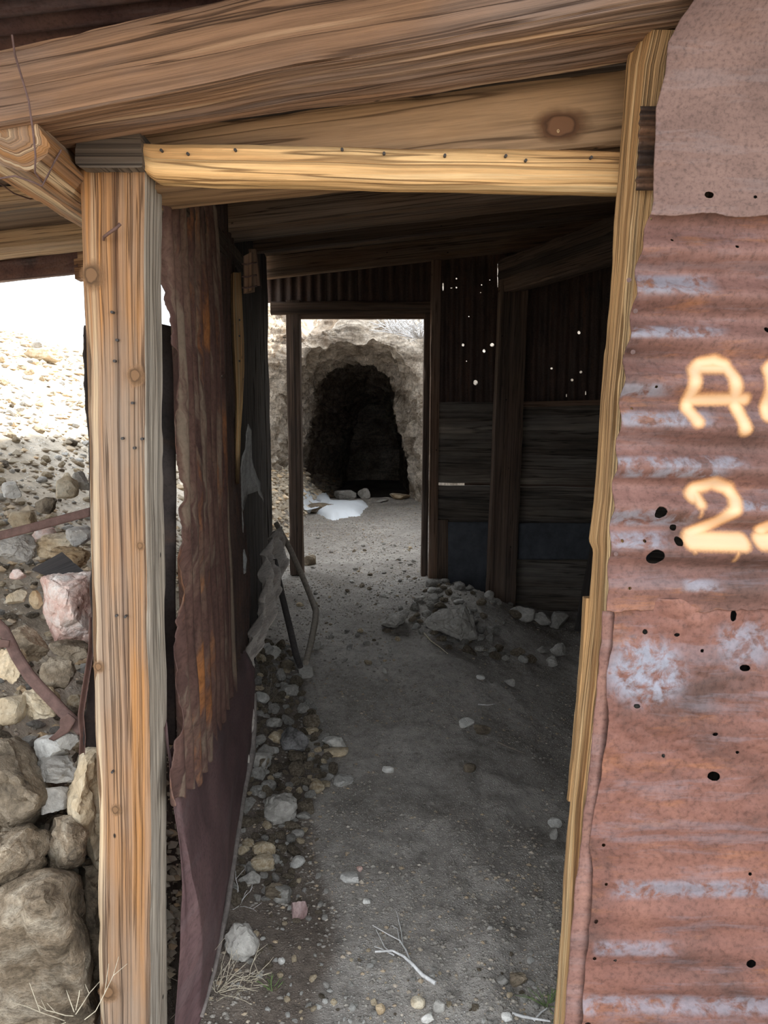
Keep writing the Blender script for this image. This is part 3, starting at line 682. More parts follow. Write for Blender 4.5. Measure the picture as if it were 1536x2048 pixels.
def round_sec(top, bot, depth, n=14, bulge=0.5):            # a half-round log: front bulges towards the viewer
    c = (top + bot) / 2; h = (top - bot).length / 2; out = []
    for i in range(n):
        a = 2 * math.pi * i / n; ca, sa = math.cos(a), math.sin(a)
        x = math.copysign(abs(ca) ** 0.7, ca); z = math.copysign(abs(sa) ** 0.75, sa)
        out.append(c + Vector((0, -x * depth / 2 + depth / 2, z * h)))
    return out
lp = [(283, 276, 340), (300, 276, 352), (420, 278, 362), (600, 281, 366), (800, 285, 370), (1000, 289, 373), (1150, 293, 375), (1240, 296, 377), (1262, 298, 378)]
lintel = loft('lintel_log', [round_sec(P(a, t, 1.475), P(a, b_, 1.475), 0.085) for a, t, b_ in lp], W_LINTEL, step=0.006, side=0.004, rough=0.005, groove=0.0012, lowf=0.004, seed=5.1, kscale=0.8)
tag(lintel, 'bright peeled log lying level across the top of the near doorway', 'log')
for px, py in ((322, 300), (375, 307), (470, 299), (684, 298), (768, 306), (890, 310), (1012, 311), (1052, 320), (1183, 314)):
    nail(px, py, 1.4685, lintel, 0.0028)

plate = loft('wall_plate', [[P(152, 335, 1.46), P(286, 335, 1.46), P(279, 256, 1.46), P(150, 262, 1.46)], [Vector((wallx(5.2) - 0.16, 5.2, 2.20)), Vector((wallx(5.2) - 0.02, 5.2, 2.20)), Vector((wallx(5.2) - 0.02, 5.2, 2.31)), Vector((wallx(5.2) - 0.16, 5.2, 2.31))]], W_END, rough=0.004, chip=0.008, step=0.02, side=0.006, planar=True)
tag(plate, 'dark weathered wall plate with its cracked square end above the streaky left post', 'timber')

# front rafter
fb0, fb1 = P(0, 249, 1.28), P(1392, -13, 1.28); ft0, ft1 = P(0, 92, 1.28), P(1392, -206, 1.28); bb0, bb1 = P(0, 313, 1.48), P(1392, 109, 1.48)
bt0, bt1 = bb0 + (ft0 - fb0), bb1 + (ft1 - fb1)
kx = -0.9
secs = [[ext(b_, a, -kx) for a, b_ in ((fb0, fb1), (bb0, bb1), (bt0, bt1), (ft0, ft1))], [fb1, bb1, bt1, ft1]]
fr_rafter = loft('roof_rafter', secs, W_RAFTER, step=0.012, side=0.004, rough=0.006, groove=0.008, chip=0.010, lowf=0.004, seed=2.2)
tag(fr_rafter, 'heavy weathered front rafter crossing the top of the picture above the bright log', 'rafter')
n_ = tube('spike', [P(640, 128, 1.36), P(655, 150, 1.37)], [0.012, 0.010], W_RAFTER, 10, fr_rafter)
# broad board with the knot, a second rafter behind the log
zA, zB = P(420, 412, 1.72), P(840, 372, 1.72)
def lowline(X): return lerp(zA.z, zB.z, (X - zA.x) / (zB.x - zA.x))
tA, tB = P(290, 262, 1.56), P(1255, 137, 1.56)
def topline(X): return lerp(tA.z, tB.z, (X - tA.x) / (tB.x - tA.x))
xa, xb = -0.62, 0.60
brd = loft('roof_rafter', [[Vector((X, 1.56, lowline(X))), Vector((X, 1.72, lowline(X))), Vector((X, 1.72, topline(X))), Vector((X, 1.56, topline(X)))] for X in (xa, xb)], W_BOARD, rough=0.002, chip=0.004, side=0.006, seed=6.4)
tag(brd, 'broad brown board with a big round knot, wedged behind the bright log', 'rafter')
for px, py, r, m_, sy in ((1125, 250, 0.085, KN_BOARD, 0.62), (1116, 262, 0.011, KNOT_PALE, 1.2)):
    kk = disc('knot', P(px, py, 1.5565), r, m_, brd, sy=sy, rise=0.0012); kk['label'] = 'round brown knot' if m_ is KN_BOARD else 'pale torn knot wood'
# rafters deeper inside
def rafter(Y, wdt, hgt, x0, x1, label, mat=W_DARK, dz=0.0):
    z = lambda X, yy, h: roof_z(X, Y) + dz - h
    o = loft('roof_rafter', [[Vector((X, Y, z(X, Y, hgt))), Vector((X, Y + wdt, z(X, Y, hgt))), Vector((X, Y + wdt, z(X, Y, 0.0))), Vector((X, Y, z(X, Y, 0.0)))] for X in (x0, x1)], mat, step=0.03, side=0.012, rough=0.004, chip=0.006)
    return tag(o, label, 'rafter')
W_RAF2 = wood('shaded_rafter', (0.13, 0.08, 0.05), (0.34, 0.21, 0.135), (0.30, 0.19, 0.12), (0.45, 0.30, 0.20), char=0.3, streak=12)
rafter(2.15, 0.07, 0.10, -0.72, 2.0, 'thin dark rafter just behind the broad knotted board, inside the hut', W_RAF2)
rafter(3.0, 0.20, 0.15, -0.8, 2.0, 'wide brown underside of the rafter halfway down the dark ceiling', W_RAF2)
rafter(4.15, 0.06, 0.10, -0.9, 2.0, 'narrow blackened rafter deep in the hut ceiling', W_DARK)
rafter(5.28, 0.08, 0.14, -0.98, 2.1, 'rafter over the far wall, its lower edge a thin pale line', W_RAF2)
# outer eave beam on the left, its cut end towards the viewer
e0 = [P(-70, 190, 1.30), P(52, 210, 1.30), P(104, 302, 1.30), P(60, 345, 1.30), P(-70, 318, 1.30)]
back = Vector((-0.26, 2.3, 0.12))
eave = loft('eave_timber', [e0, [p + back * 0.5 for p in e0], [p + back for p in e0]], W_POST, step=0.02, side=0.007, rough=0.005, groove=0.004, chip=0.008, seed=1.9)
tag(eave, 'pale cracked timber end under the eave, wrapped in rusty wire', 'timber')
def wire(name, pts, label, r=0.0016):
    o = tube(name, pts, r, WIRE, 8); return tag(o, label, 'wire')
wire('wire_strand', [P(24, 70, 1.262), P(30, 110, 1.26), P(45, 160, 1.258), P(57, 200, 1.26), P(66, 262, 1.27), P(71, 310, 1.28), P(70, 345, 1.29), P(85, 365, 1.33)], 'long thin rusty wire hanging from the roof edge over the pale timber end')
wire('wire_loop', [P(122, 300, 1.335), P(108, 325, 1.325), P(95, 352, 1.32), P(84, 372, 1.32), P(60, 362, 1.30), P(30, 352, 1.29), P(-8, 358, 1.28)], 'short rusty wire looped under the pale timber end')
wire('fence_wire', [P(-30, 345, 1.7), P(28, 387, 1.75), P(60, 398, 1.8), P(82, 396, 1.84)], 'grey wire end sticking out below the eave timber')
# eave rafter outside
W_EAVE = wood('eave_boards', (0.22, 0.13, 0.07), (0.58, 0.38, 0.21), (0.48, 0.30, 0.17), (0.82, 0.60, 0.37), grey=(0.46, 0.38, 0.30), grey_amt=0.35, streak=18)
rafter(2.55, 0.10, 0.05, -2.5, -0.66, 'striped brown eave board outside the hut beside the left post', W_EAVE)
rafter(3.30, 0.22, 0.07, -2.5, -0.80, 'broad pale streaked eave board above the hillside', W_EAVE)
rafter(4.12, 0.09, 0.14, -1.62, -0.78, 'short grey board end hanging below the eave against the bright sky', W_RAFTER)
rafter(4.12, 0.05, 0.11, -2.6, -1.60, 'dark rusty edge strip of the eave against the bright sky', R_ROOF)

# ------------------------------------------------------------------ rusted sheets on the front
def nz(py, k, a): return a * fbm(Vector((py * 0.02, k, 0)), 4)
FL = [(395, 1306), (420, 1303), (480, 1283), (560, 1272), (640, 1262), (700, 1252), (800, 1242), (880, 1236), (1000, 1226), (1100, 1220), (1150, 1216), (1230, 1214)]
def rag(pts, py, k, a): return curve(pts, py) + nz(py, k, a)
def strokes():
    S = []
    def add(pts, r, c=0.5):
        r = r * 1.28 if r > 5 else r
        for a, b in zip(pts, pts[1:]): S.append((a, b, r, c))
    add([(1391, 842), (1377, 819), (1383, 778), (1388, 745), (1405, 727), (1432, 721), (1452, 730), (1464, 755), (1470, 790), (1478, 822), (1486, 858)], 11)
    add([(1393, 737), (1452, 737)], 9); add([(1378, 799), (1490, 798)], 10)
    add([(1546, 730), (1537, 742), (1536, 800), (1534, 832)], 10);
    add([(1385, 993), (1396, 977), (1430, 966), (1461, 978), (1470, 998), (1461, 1020), (1432, 1043), (1404, 1060), (1382, 1072)], 11)
    add([(1380, 1081), (1482, 1084)], 14); add([(1394, 990), (1397, 1006)], 9); add([(1397, 1010), (1397, 1031)], 2.2); add([(1470, 1095), (1467, 1120)], 2.6); add([(1380, 1092), (1384, 1101)], 3)
    add([(1522, 1083), (1600, 1084)], 13); add([(1530, 1060), (1575, 1030)], 12)
    return S
ST = strokes()
def seg_d(x, y, s):
    (ax, ay), (bx, by), r, c = s
    dx, dy = bx - ax, by - ay; q = dx * dx + dy * dy
    t = 0 if q == 0 else max(0, min(1, ((x - ax) * dx + (y - ay) * dy) / q))
    return math.hypot(x - ax - t * dx, y - ay - t * dy) - r
def paint_at(x, y):
    if x < 1350 or y < 690 or y > 1135: return 0.0
    d = min(seg_d(x, y, s) for s in ST); return 1 - ss(-9, 8, d)
def core_at(x, y):
    if x < 1350 or y < 690 or y > 1135: return 0.0
    return 0.5 + 0.5 * math.sin((y - 690) / 85 * 2 * math.pi + 2.2) if False else 1 - ss(-13, 2, min(seg_d(x, y, s) for s in ST))
XR = 1980
def corr(z, x, per=0.0725): return math.cos(2 * math.pi * (z + 0.035 * x) / per)
def front_fn(u, v):
    py = lerp(402, 1222, v) + (nz(u * 900, 5, 7) if v > 0.99 else 0)
    px = lerp(rag(FL, py, 3, 2.5), XR, u)
    p = P(px, py, 1.315)
    a = 0.0155 * (0.5 + 0.5 * ss(430, 560, py)) * (1 - 0.65 * ss(1120, 1215, py)) * (0.85 + 0.5 * noise.noise(Vector((p.x * 4, p.z * 3, 0))))
    p.y -= a * corr(p.z, p.x) + 0.004 * fbm(Vector((p.x * 6, p.z * 6, 1)), 3)
    return p, (px, py)
def front_zinc(x, y):
    z = 0
    for yy, hw, x0, x1 in ((570, 22, 1270, 1420), (665, 12, 1255, 1440), (838, 16, 1240, 1420), (780, 14, 1240, 1330), (925, 12, 1230, 1480), (945, 10, 1240, 1440), (1035, 18, 1222, 1380), (1080, 16, 1222, 1330), (1010, 10, 1460, 1536), (1170, 12, 1370, 1430)):
        z = max(z, (1 - ss(hw * 0.5, hw * 1.3, abs(y - yy))) * ss(x0 - 20, x0 + 10, x) * (1 - ss(x1 - 30, x1 + 30, x)))
    return z * 0.95
fh = [(1318, 1024, 12, 13), (1351, 1057, 7, 7), (1355, 1082, 8.5, 8.5), (1309, 1113, 17.5, 16.5), (1309, 774, 3.2, 3.2), (1265, 817, 2.2, 2.2), (1243, 1081, 2.6, 2.6), (1287, 1081, 2.2, 2.2), (1257, 1175, 4, 3), (1535, 660, 6, 6), (1341, 482, 3, 3), (1470, 495, 4, 3), (1303, 437, 2.6, 2.6)]
sh = sheet('corrugated_sheet', front_fn, 360, 420, R_FRONT, minr=3.3, holes=fh, attrs={'paint': paint_at, 'core': core_at, 'zinc': front_zinc})
tag(sh, 'corrugated rusted sheet with orange sprayed letter A over a number 2', 'metal sheet')
for px, py in ((1271, 622), (1266, 704), (1258, 560), (1232, 1108)):
    q = tube('nail', [P(px, py, 1.296), P(px + 1, py + 1, 1.33)], [0.004, 0.003], WIRE, 8, sh)
UL = [(-140, 1445), (-60, 1420), (0, 1388), (40, 1360), (85, 1336), (150, 1330), (215, 1312), (300, 1309), (400, 1306), (460, 1290)]
def upper_fn(u, v):
    py = lerp(-140, 432, v) + (9 * fbm(Vector((u * 9, 2, 3)), 4) if v > 0.97 else 0); px = lerp(rag(UL, py, 9, 1.2), XR, u)
    p = P(px, py, lerp(1.268, 1.298, ss(-50, 430, py))); p.y -= 0.003 * fbm(Vector((p.x * 4, p.z * 5, 2)), 3)
    if py > 380: p.y -= 0.006 * ss(380, 430, py) * (1 + math.sin(p.x * 30))
    return p, (px, py)
sh = sheet('flat_sheet', upper_fn, 260, 230, R_FLAT, minr=4, holes=[(1418, 390, 9.5, 7), (1511, 394, 3, 3)])
tag(sh, 'smooth brown rusted sheet at the top of the hut front, with one square hole', 'metal sheet')
LL = [(1195, 1222), (1228, 1229), (1300, 1222), (1350, 1213), (1400, 1212), (1440, 1216), (1480, 1211), (1560, 1200), (1650, 1184), (1690, 1178), (1740, 1186), (1800, 1185), (1880, 1176), (1950, 1170), (2048, 1163), (2300, 1150)]
def lower_fn(u, v):
    py = lerp(1195, 2260, v); px = lerp(rag(LL, py, 6, 2), XR, u)
    p = P(px, py, 1.322)
    a = 0.007 * ss(1690, 1800, py) * (0.6 + 0.6 * noise.noise(Vector((p.x * 5, p.z * 3, 7))))
    p.y -= a * corr(p.z, p.x, 0.074) + 0.013 * fbm(Vector((p.x * 5, p.z * 5.5, 4)), 5) * (1 - 0.5 * ss(1650, 1750, py)) + 0.008 * abs(fbm(Vector((p.x * 11, p.z * 14, 8)), 3)) * (1 - ss(1500, 1700, py))
    return p, (px, py)
def lower_zinc(x, y):
    d = math.hypot((x - 1290) / 95, (y - 1340) / 80); d2 = math.hypot((x - 1490) / 80, (y - 1290) / 60)
    z = max(1 - ss(0.5, 1.1, d), 0.7 * (1 - ss(0.4, 1.1, d2)))
    z = max(z, 0.75 * (1 - ss(10, 26, abs(y - 1780))) * ss(1200, 1260, x), 0.6 * (1 - ss(8, 20, abs(y - 1895))) * ss(1180, 1200, x) * (1 - ss(1300, 1380, x)), 0.6 * (1 - ss(10, 26, abs(y - 2010))))
    return z
lh = [(1288, 1262, 5, 5), (1352, 1268, 6, 4), (1402, 1300, 2, 2), (1467, 1232, 7, 12), (1491, 1337, 11, 6), (1272, 1410, 7, 4), (1428, 1466, 6, 3.5), (1427, 1552, 12, 9), (1473, 1503, 2.5, 2.5), (1327, 1512, 2, 2), (1207, 1690, 3, 3), (1213, 1770, 3, 3), (1192, 1843, 4, 6), (1230, 1921, 3.6, 3.2), (1502, 1927, 9, 10), (1175, 2046, 6, 5), (1189, 1917, 3, 4), (1502, 1750, 2.5, 2)]
sh = sheet('flattened_sheet', lower_fn, 330, 460, R_LOWER, minr=3.8, holes=lh, attrs={'zinc': lower_zinc})
tag(sh, 'crumpled red rusted sheet with blue-grey flaking patch and bullet holes, below the sprayed numbers', 'metal sheet')
FA = [(1225, 1206), (1400, 1192), (1600, 1172), (1700, 1160), (1800, 1148), (2048, 1128), (2300, 1110)]; FB = [(1225, 1236), (1400, 1222), (1500, 1214), (1700, 1190), (1800, 1192), (2048, 1172), (2300, 1150)]
def flap_fn(u, v):
    py = lerp(1222, 2260, v); px = lerp(rag(FA, py, 2, 3), rag(FB, py, 4, 3) + 6, u)
    p = P(px, py, 1.345 - 0.012 * math.sin(u * math.pi)); return p, (px, py)
sh = sheet('metal_flap', flap_fn, 16, 240, R_DARK)
sh.data.materials[0] = rust('brown_flap_rust', (0.16, 0.085, 0.07), (0.25, 0.13, 0.105), (0.32, 0.17, 0.13), zinc_amt=0.1, orange=0.1)
tag(sh, 'narrow curled strip of brown rust between the yellow post and the lower sheet', 'metal strip')
def notch_fn(u, v):
    py = lerp(212, 380, v); px = lerp(1281 - 9 * v + 5 * noise.noise(Vector((v * 14, 0, 0))), 1330, u)
    p = P(px, py, 1.345); p.y -= 0.004 * math.sin(py / 14 * math.pi); return p, (px, py)
sh = sheet('notch_patch', notch_fn, 12, 90, R_BLACK)  # thin ribbed patch added in place of a charred notch in the post
sh.data.materials[0] = rust('charred_notch_rust', (0.02, 0.016, 0.015), (0.05, 0.03, 0.022), (0.22, 0.11, 0.06), zinc_amt=0, orange=0.4, stripe=0.8)
tag(sh, 'dark ribbed patch standing in for a charred rusty notch in the yellow post', 'metal scrap')

# ------------------------------------------------------------------ left side: sheets, dark wall piece, torn edges
NB = [(1.50, 0.60), (1.7, 0.57), (1.95, 0.52), (2.2, 0.46), (2.5, 0.42)]
LE = [(360, 322), (450, 325), (560, 328), (650, 336), (750, 345), (880, 357), (1000, 367), (1100, 368), (1200, 360), (1330, 356), (1400, 357), (1500, 350), (1620, 343)]
RE = [(360, 423), (420, 430), (600, 440), (800, 447), (1000, 455), (1200, 462), (1370, 470), (1620, 476)]
JAG = [(343, 1612), (352, 1600), (366, 1585), (372, 1574), (386, 1570), (396, 1545), (408, 1530), (418, 1500), (430, 1470), (445, 1430), (470, 1372)]
def near_fn(u, v):
    px_t = lerp(322, 423, u); jb = curve(JAG, lerp(343, 470, u)) + 5 * math.sin(u * 60)
    py = lerp(352, jb, v); px = lerp(rag(LE, py, 8, 3), curve(RE, py), u)
    p = PW(px, py, 0.0); s = p.y
    nrm = Vector((1, -WB, 0)).normalized()
    return p + nrm * (0.011 * math.sin(2 * math.pi * s / 0.105) + 0.008 * fbm(Vector((s * 3, p.z * 2, 5)), 3)), (px, py)
sh = sheet('corrugated_sheet', near_fn, 150, 260, R_DARK, swap=True, holes=[(441, 752, 3.5, 5), (436, 792, 2.5, 3.5)])
tag(sh, 'tall dark brown corrugated sheet with orange streaks just inside the left post', 'metal sheet')
RE2 = [(380, 465), (600, 470), (800, 473), (960, 478), (1150, 500), (1250, 497), (1345, 488)]
def next_fn(u, v):
    py = lerp(385, lerp(1400, 1330, u), v); px = lerp(curve(RE, py) - 6, curve(RE2, py), u)
    p = PW(px, py, -0.012); s = p.y
    return p + Vector((0.009 * math.sin(2 * math.pi * s / 0.1), 0, 0)), (px, py)
sh = sheet('corrugated_sheet', next_fn, 90, 120, R_INNER, swap=True)
tag(sh, 'blackish corrugated sheet overlapped by the tall streaked sheet, inside the left wall', 'metal sheet')
# sheet lying against the foot of the wall
T_ = [PW(333, 1440, -0.02), PW(338, 1500, -0.02), PW(368, 1470, -0.02), PW(405, 1420, -0.02), PW(438, 1380, -0.02), PW(468, 1330, -0.015), PW(490, 1300, 0.0)]
B_ = [P(338, 2190, 1.62), G(395, 2048), G(422, 1950), G(446, 1830), G(478, 1610), G(497, 1520), P(500, 1400, 2.95)]
def lean_fn(u, v):
    a, b = poly(T_, u), poly(B_, u)
    p = a.lerp(b, v) + Vector((0.018 * fbm(Vector((u * 4, v * 2, 1)), 3) + 0.03 * math.sin(v * math.pi), 0, 0.012 * fbm(Vector((u * 9, v * 3, 6)), 3)))
    if v > 0.93: p += Vector((0.01, 0, 0.02)) * ((v - 0.93) / 0.07)
    return p, (u, v)
sh = sheet('bent_sheet', lean_fn, 90, 60, R_PURPLE)
tag(sh, 'smooth dark purple-brown metal sheet slumped at the foot of the left wall', 'metal sheet')
lip = tube('turned_edge', [poly(B_, t) + Vector((0.014, -0.012, 0.030)) for t in (0.17, 0.33, 0.5, 0.67, 0.83, 0.92, 1.0)], [0.005, 0.006, 0.009, 0.012, 0.017, 0.020, 0.016], LIP, 8, sh); lip['label'] = 'paler turned-up edge'
L_ = [P(440, 1400, 2.95), P(455, 1360, 3.0), P(492, 1290, 3.15), P(520, 1225, 3.4), P(524, 1160, 3.65), P(522, 1112, 3.9), P(540, 1075, 4.15), P(552, 1058, 4.25)]
R_ = [P(494, 1530, 2.66), P(497, 1440, 2.82), P(505, 1330, 3.05), P(530, 1275, 3.25), P(552, 1210, 3.5), P(568, 1150, 3.8), P(569, 1095, 4.1), P(558, 1062, 4.25)]
def crumple_fn(u, v):
    p = poly(L_, u).lerp(poly(R_, u), v)
    p += Vector((0.020, 0.006, 0.016)) * math.sin(u * 48 + v * 9) + Vector((0.02, 0, 0.02)) * fbm(Vector((u * 7, v * 3, 2)), 3)
    return p, (u, v)
sh = sheet('crumpled_sheet', crumple_fn, 130, 26, R_GREY)
tag(sh, 'pale grey crumpled corrugated strip curling up along the left wall foot', 'metal sheet')
# dark sheet closing the gap behind the left post
DE = [(640, 172), (655, 166), (700, 166), (800, 172), (900, 177), (1000, 178), (1100, 182), (1200, 182), (1290, 186), (1380, 174), (1440, 166), (1500, 170)]
def dark_fn(u, v):
    py = lerp(650 + 6 * math.sin(u * 7), 1492, v); px = lerp(rag(DE, py, 12, 4), 352, u)
    p = P(px, py, lerp(1.66, 1.80, u)); p.y += 0.01 * fbm(Vector((p.x * 6, p.z * 5, 0)), 3); return p, (px, py)
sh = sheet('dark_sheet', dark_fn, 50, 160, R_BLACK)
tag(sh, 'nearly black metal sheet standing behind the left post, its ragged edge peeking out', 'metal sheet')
def curl_fn(u, v):
    c = poly([P(186, 1235, 1.66), P(184, 1300, 1.655), P(170, 1385, 1.65), P(163, 1430, 1.65), P(167, 1475, 1.65), P(165, 1510, 1.65)], v)
    return c + Vector((lerp(-0.008, 0.004, u), 0.012 * math.sin(u * 3), 0)), (u, v)
sh = sheet('metal_strip', curl_fn, 6, 60, IRON); tag(sh, 'thin curled rusty edge strip hugging the left post above the boulders', 'metal strip')
# split stud and wired stub
k = [(545, 466, 482), (600, 466, 484), (680, 468, 488), (740, 471, 489), (800, 474, 486), (860, 473, 481), (900, 473, 480), (968, 475, 478)]
stud = loft('split_stud', [[PW(a, y, 0.005), PW(b, y, 0.02), PW(b, y, 0.02) + Vector((-0.01, 0.05, 0)), PW(a, y, 0.005) + Vector((-0.02, 0.05, 0))] for y, a, b in k], W_LINTEL, rough=0.004, chip=0.003, side=0.006, seed=4.4)  # light from the left gap is put into this paler wood colour
tag(stud, 'narrow bright split stud nailed to the dark left wall', 'stud')
for py in (640, 672, 722): tube('nail', [PW(479, py, 0.03), PW(479, py, -0.01)], 0.004, STEEL, 6, stud)
stub = loft('timber_stub', [[P(487, y0, 2.9), P(503, y0 - 8, 2.9), P(510, y0 - 4, 3.0), P(492, y0, 3.0)] for y0 in (512, 545, 588)], W_RAFTER, rough=0.003, chip=0.004, side=0.006)
tag(stub, 'short sawn timber stub bound with wire under the left end of the ceiling', 'timber')
for py in (528, 553, 575): tube('wire_wrap', [P(484, py, 2.885), P(495, py + 1, 2.88), P(506, py - 2, 2.89), P(513, py - 3, 2.96)], 0.003, WIRE, 6, stub)
s2 = loft('timber_stub', [[P(a, y0, 3.02), P(a + 14, y0, 3.02), P(a + 16, y0, 3.1), P(a + 2, y0, 3.1)] for a, y0 in ((497, 498), (503, 540), (506, 572))], W_JAMB, rough=0.003, chip=0.003, side=0.006)
tag(s2, 'small brown block beside the wire-bound timber stub', 'timber')
# torn tar paper on the wall
def flat_patch(name, outline, Ys, mat, label, cat, crease=0.012):
    bm = bmesh.new(); vs = [bm.verts.new(P(x, y, Y)) for (x, y), Y in zip(outline, Ys)]
    f = bm.faces.new(vs); bmesh.ops.triangulate(bm, faces=[f]); bmesh.ops.subdivide_edges(bm, edges=bm.edges, cuts=5, use_grid_fill=True)
    for v in bm.verts: v.co += Vector((crease * fbm(v.co * 9, 3), crease * fbm(v.co * 9 + Vector((5, 0, 0)), 3), 0))
    me = bpy.data.meshes.new(name); bm.to_mesh(me); bm.free(); smooth(me, 0.8); o = link(name, me, mat); recenter(o)
    md = o.modifiers.new('thickness', 'SOLIDIFY'); md.thickness = 0.003; md.offset = 0
    return tag(o, label, cat)
flat_patch('tar_paper', [(497, 848), (503, 862), (505, 925), (512, 955), (528, 1004), (512, 982), (494, 990), (484, 1022), (476, 1010), (475, 985), (480, 920), (490, 880)], [3.2, 3.25, 3.3, 3.35, 3.45, 3.35, 3.25, 3.2, 3.15, 3.15, 3.15, 3.2], TAR, 'torn grey tar paper flap hanging on the dark left wall', 'tar paper')
o = tube('tar_strip', [P(483, 1018, 3.2), P(486, 1050, 3.2), P(484, 1085, 3.22), P(489, 1120, 3.2), P(487, 1143, 3.15), P(476, 1133, 3.12), P(472, 1120, 3.12)], [0.004, 0.003, 0.004, 0.012, 0.012, 0.010, 0.006], TAR, 6); tag(o, 'thin dangling tar paper ribbon curled at its lower end', 'tar paper')

# ------------------------------------------------------------------ far doorway of the hut
def upright(name, xl_t, xr_t, y_t, xl_b, xr_b, y_b, Y, dep, mat, label, cat='post', **kw):
    o = loft(name, [quad(P(xl_t, y_t, Y), P(xr_t, y_t, Y), dep), quad(P(xl_b, y_b, Y), P(xr_b, y_b, Y), dep)], mat, step=0.03, side=0.012, rough=0.004, chip=0.006, **kw)
    return tag(o, label, cat)
frame = bpy.data.objects.new('entry_frame', None); C.objects.link(frame); frame.location = P(725, 1150, 5.38)
tag(frame, 'far doorway frame of dark posts and a rough header log, opening toward the tunnel', 'door frame')
for nm, args, lb in (('post', (571, 599, 600, 580, 606, 1150, 5.38, 0.10, W_DARK), 'dark post'), ('jamb', (849, 862, 612, 842, 855, 1172, 5.40, 0.09, W_DARK), 'thin black jamb'), ('post', (863, 883, 520, 857, 874, 1185, 5.30, 0.07, W_JAMB), 'lighter brown post')):
    q = upright(nm, *args, lb); under(q, frame); del q['category']
q = loft('header_log', [round_sec(P(a, 601, 5.36), P(a, 628, 5.36), 0.1) for a in (540, 866)], W_DARK, step=0.03, rough=0.006, lowf=0.006); under(q, frame)
q = bar('header_board', P(576, 632, 5.42), P(850, 632, 5.42), 0.06, 0.04, W_JAMB, rough=0.003, step=0.03); under(q, frame)
upright('plank', 874, 897, 1040, 873, 897, 1200, 5.33, 0.04, W_DARK, 'short dark plank standing against the foot of the brown far doorway post', 'plank')
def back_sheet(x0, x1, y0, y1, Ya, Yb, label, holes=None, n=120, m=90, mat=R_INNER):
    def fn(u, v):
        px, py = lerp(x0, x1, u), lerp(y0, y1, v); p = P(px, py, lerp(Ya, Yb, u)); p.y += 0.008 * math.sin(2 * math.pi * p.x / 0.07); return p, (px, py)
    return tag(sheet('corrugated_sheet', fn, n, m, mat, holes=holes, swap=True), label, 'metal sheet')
back_sheet(520, 876, 505, 606, 5.44, 5.44, 'dark corrugated strip above the far doorway log', holes=[(556, 571, 1.4, 1.4)], n=200, m=50)
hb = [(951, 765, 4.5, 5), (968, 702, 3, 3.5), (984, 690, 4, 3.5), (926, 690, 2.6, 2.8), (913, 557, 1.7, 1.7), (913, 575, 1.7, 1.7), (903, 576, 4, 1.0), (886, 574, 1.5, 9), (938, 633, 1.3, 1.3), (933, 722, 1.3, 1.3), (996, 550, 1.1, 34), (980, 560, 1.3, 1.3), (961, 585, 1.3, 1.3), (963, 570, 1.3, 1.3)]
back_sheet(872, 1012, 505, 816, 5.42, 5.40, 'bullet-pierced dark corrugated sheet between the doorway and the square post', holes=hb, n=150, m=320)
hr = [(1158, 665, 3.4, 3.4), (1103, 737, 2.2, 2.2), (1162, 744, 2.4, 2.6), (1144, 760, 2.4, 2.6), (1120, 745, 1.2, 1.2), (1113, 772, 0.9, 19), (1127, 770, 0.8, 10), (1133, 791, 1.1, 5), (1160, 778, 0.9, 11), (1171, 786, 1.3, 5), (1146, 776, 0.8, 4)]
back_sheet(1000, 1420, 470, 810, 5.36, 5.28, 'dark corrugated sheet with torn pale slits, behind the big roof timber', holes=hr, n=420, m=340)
upright('wall_post', 1003, 1058, 560, 974, 1030, 1235, 5.02, 0.14, W_DARK, 'thick square dark post standing in front of the boarded back wall')
o = bar('wall_rail', P(1040, 809, 5.22), P(1400, 800, 5.15), 0.04, 0.035, W_JAMB, rough=0.002, step=0.03); tag(o, 'thin rail along the top of the boards right of the square post', 'board')
b0 = [P(996, 588, 5.10), P(1046, 584, 5.10), P(1046, 515, 5.10), P(996, 520, 5.10)]
dv = Vector((0.42, -1.35, 0.0)); beam_o = loft('roof_timber', [b0, [p + dv for p in b0], [p + dv * 2.2 for p in b0]], W_DARK, step=0.03, side=0.012, rough=0.006, chip=0.01)
tag(beam_o, 'massive dark roof timber resting on the square post at the back', 'timber')
o = upright('lean_plank', 1188, 1215, 1060, 1150, 1180, 1262, 4.6, 0.03, W_CHAR, 'black plank leaning in the shadow beside the yellow door post', 'plank')
def panel_fn(u, v):
    px, py = lerp(896, 985, u), lerp(1044, 1205, v); p = P(px, py, 5.27); p.y += 0.006 * fbm(p * 5, 3); return p, (px, py)
sh = sheet('sheet_patch', panel_fn, 20, 30, R_BLACK, thick=0.004); sh.data.materials[0] = plain('blue_grey_sheet', (0.075, 0.08, 0.092), 0.7, 0, 9)
tag(sh, 'blue-grey sheet patch at the bottom of the back wall beside the doorway', 'metal sheet')
def panel2_fn(u, v):
    px, py = lerp(1036, 1300, u), lerp(1046, 1119, v); p = P(px, py, 5.16); p.y += 0.006 * fbm(p * 5, 3); return p, (px, py)
sh = sheet('sheet_patch', panel2_fn, 40, 20, R_BLACK, thick=0.004); sh.data.materials[0] = bpy.data.materials['blue_grey_sheet']
tag(sh, 'blue-grey sheet patch on the back wall right of the square post', 'metal sheet')

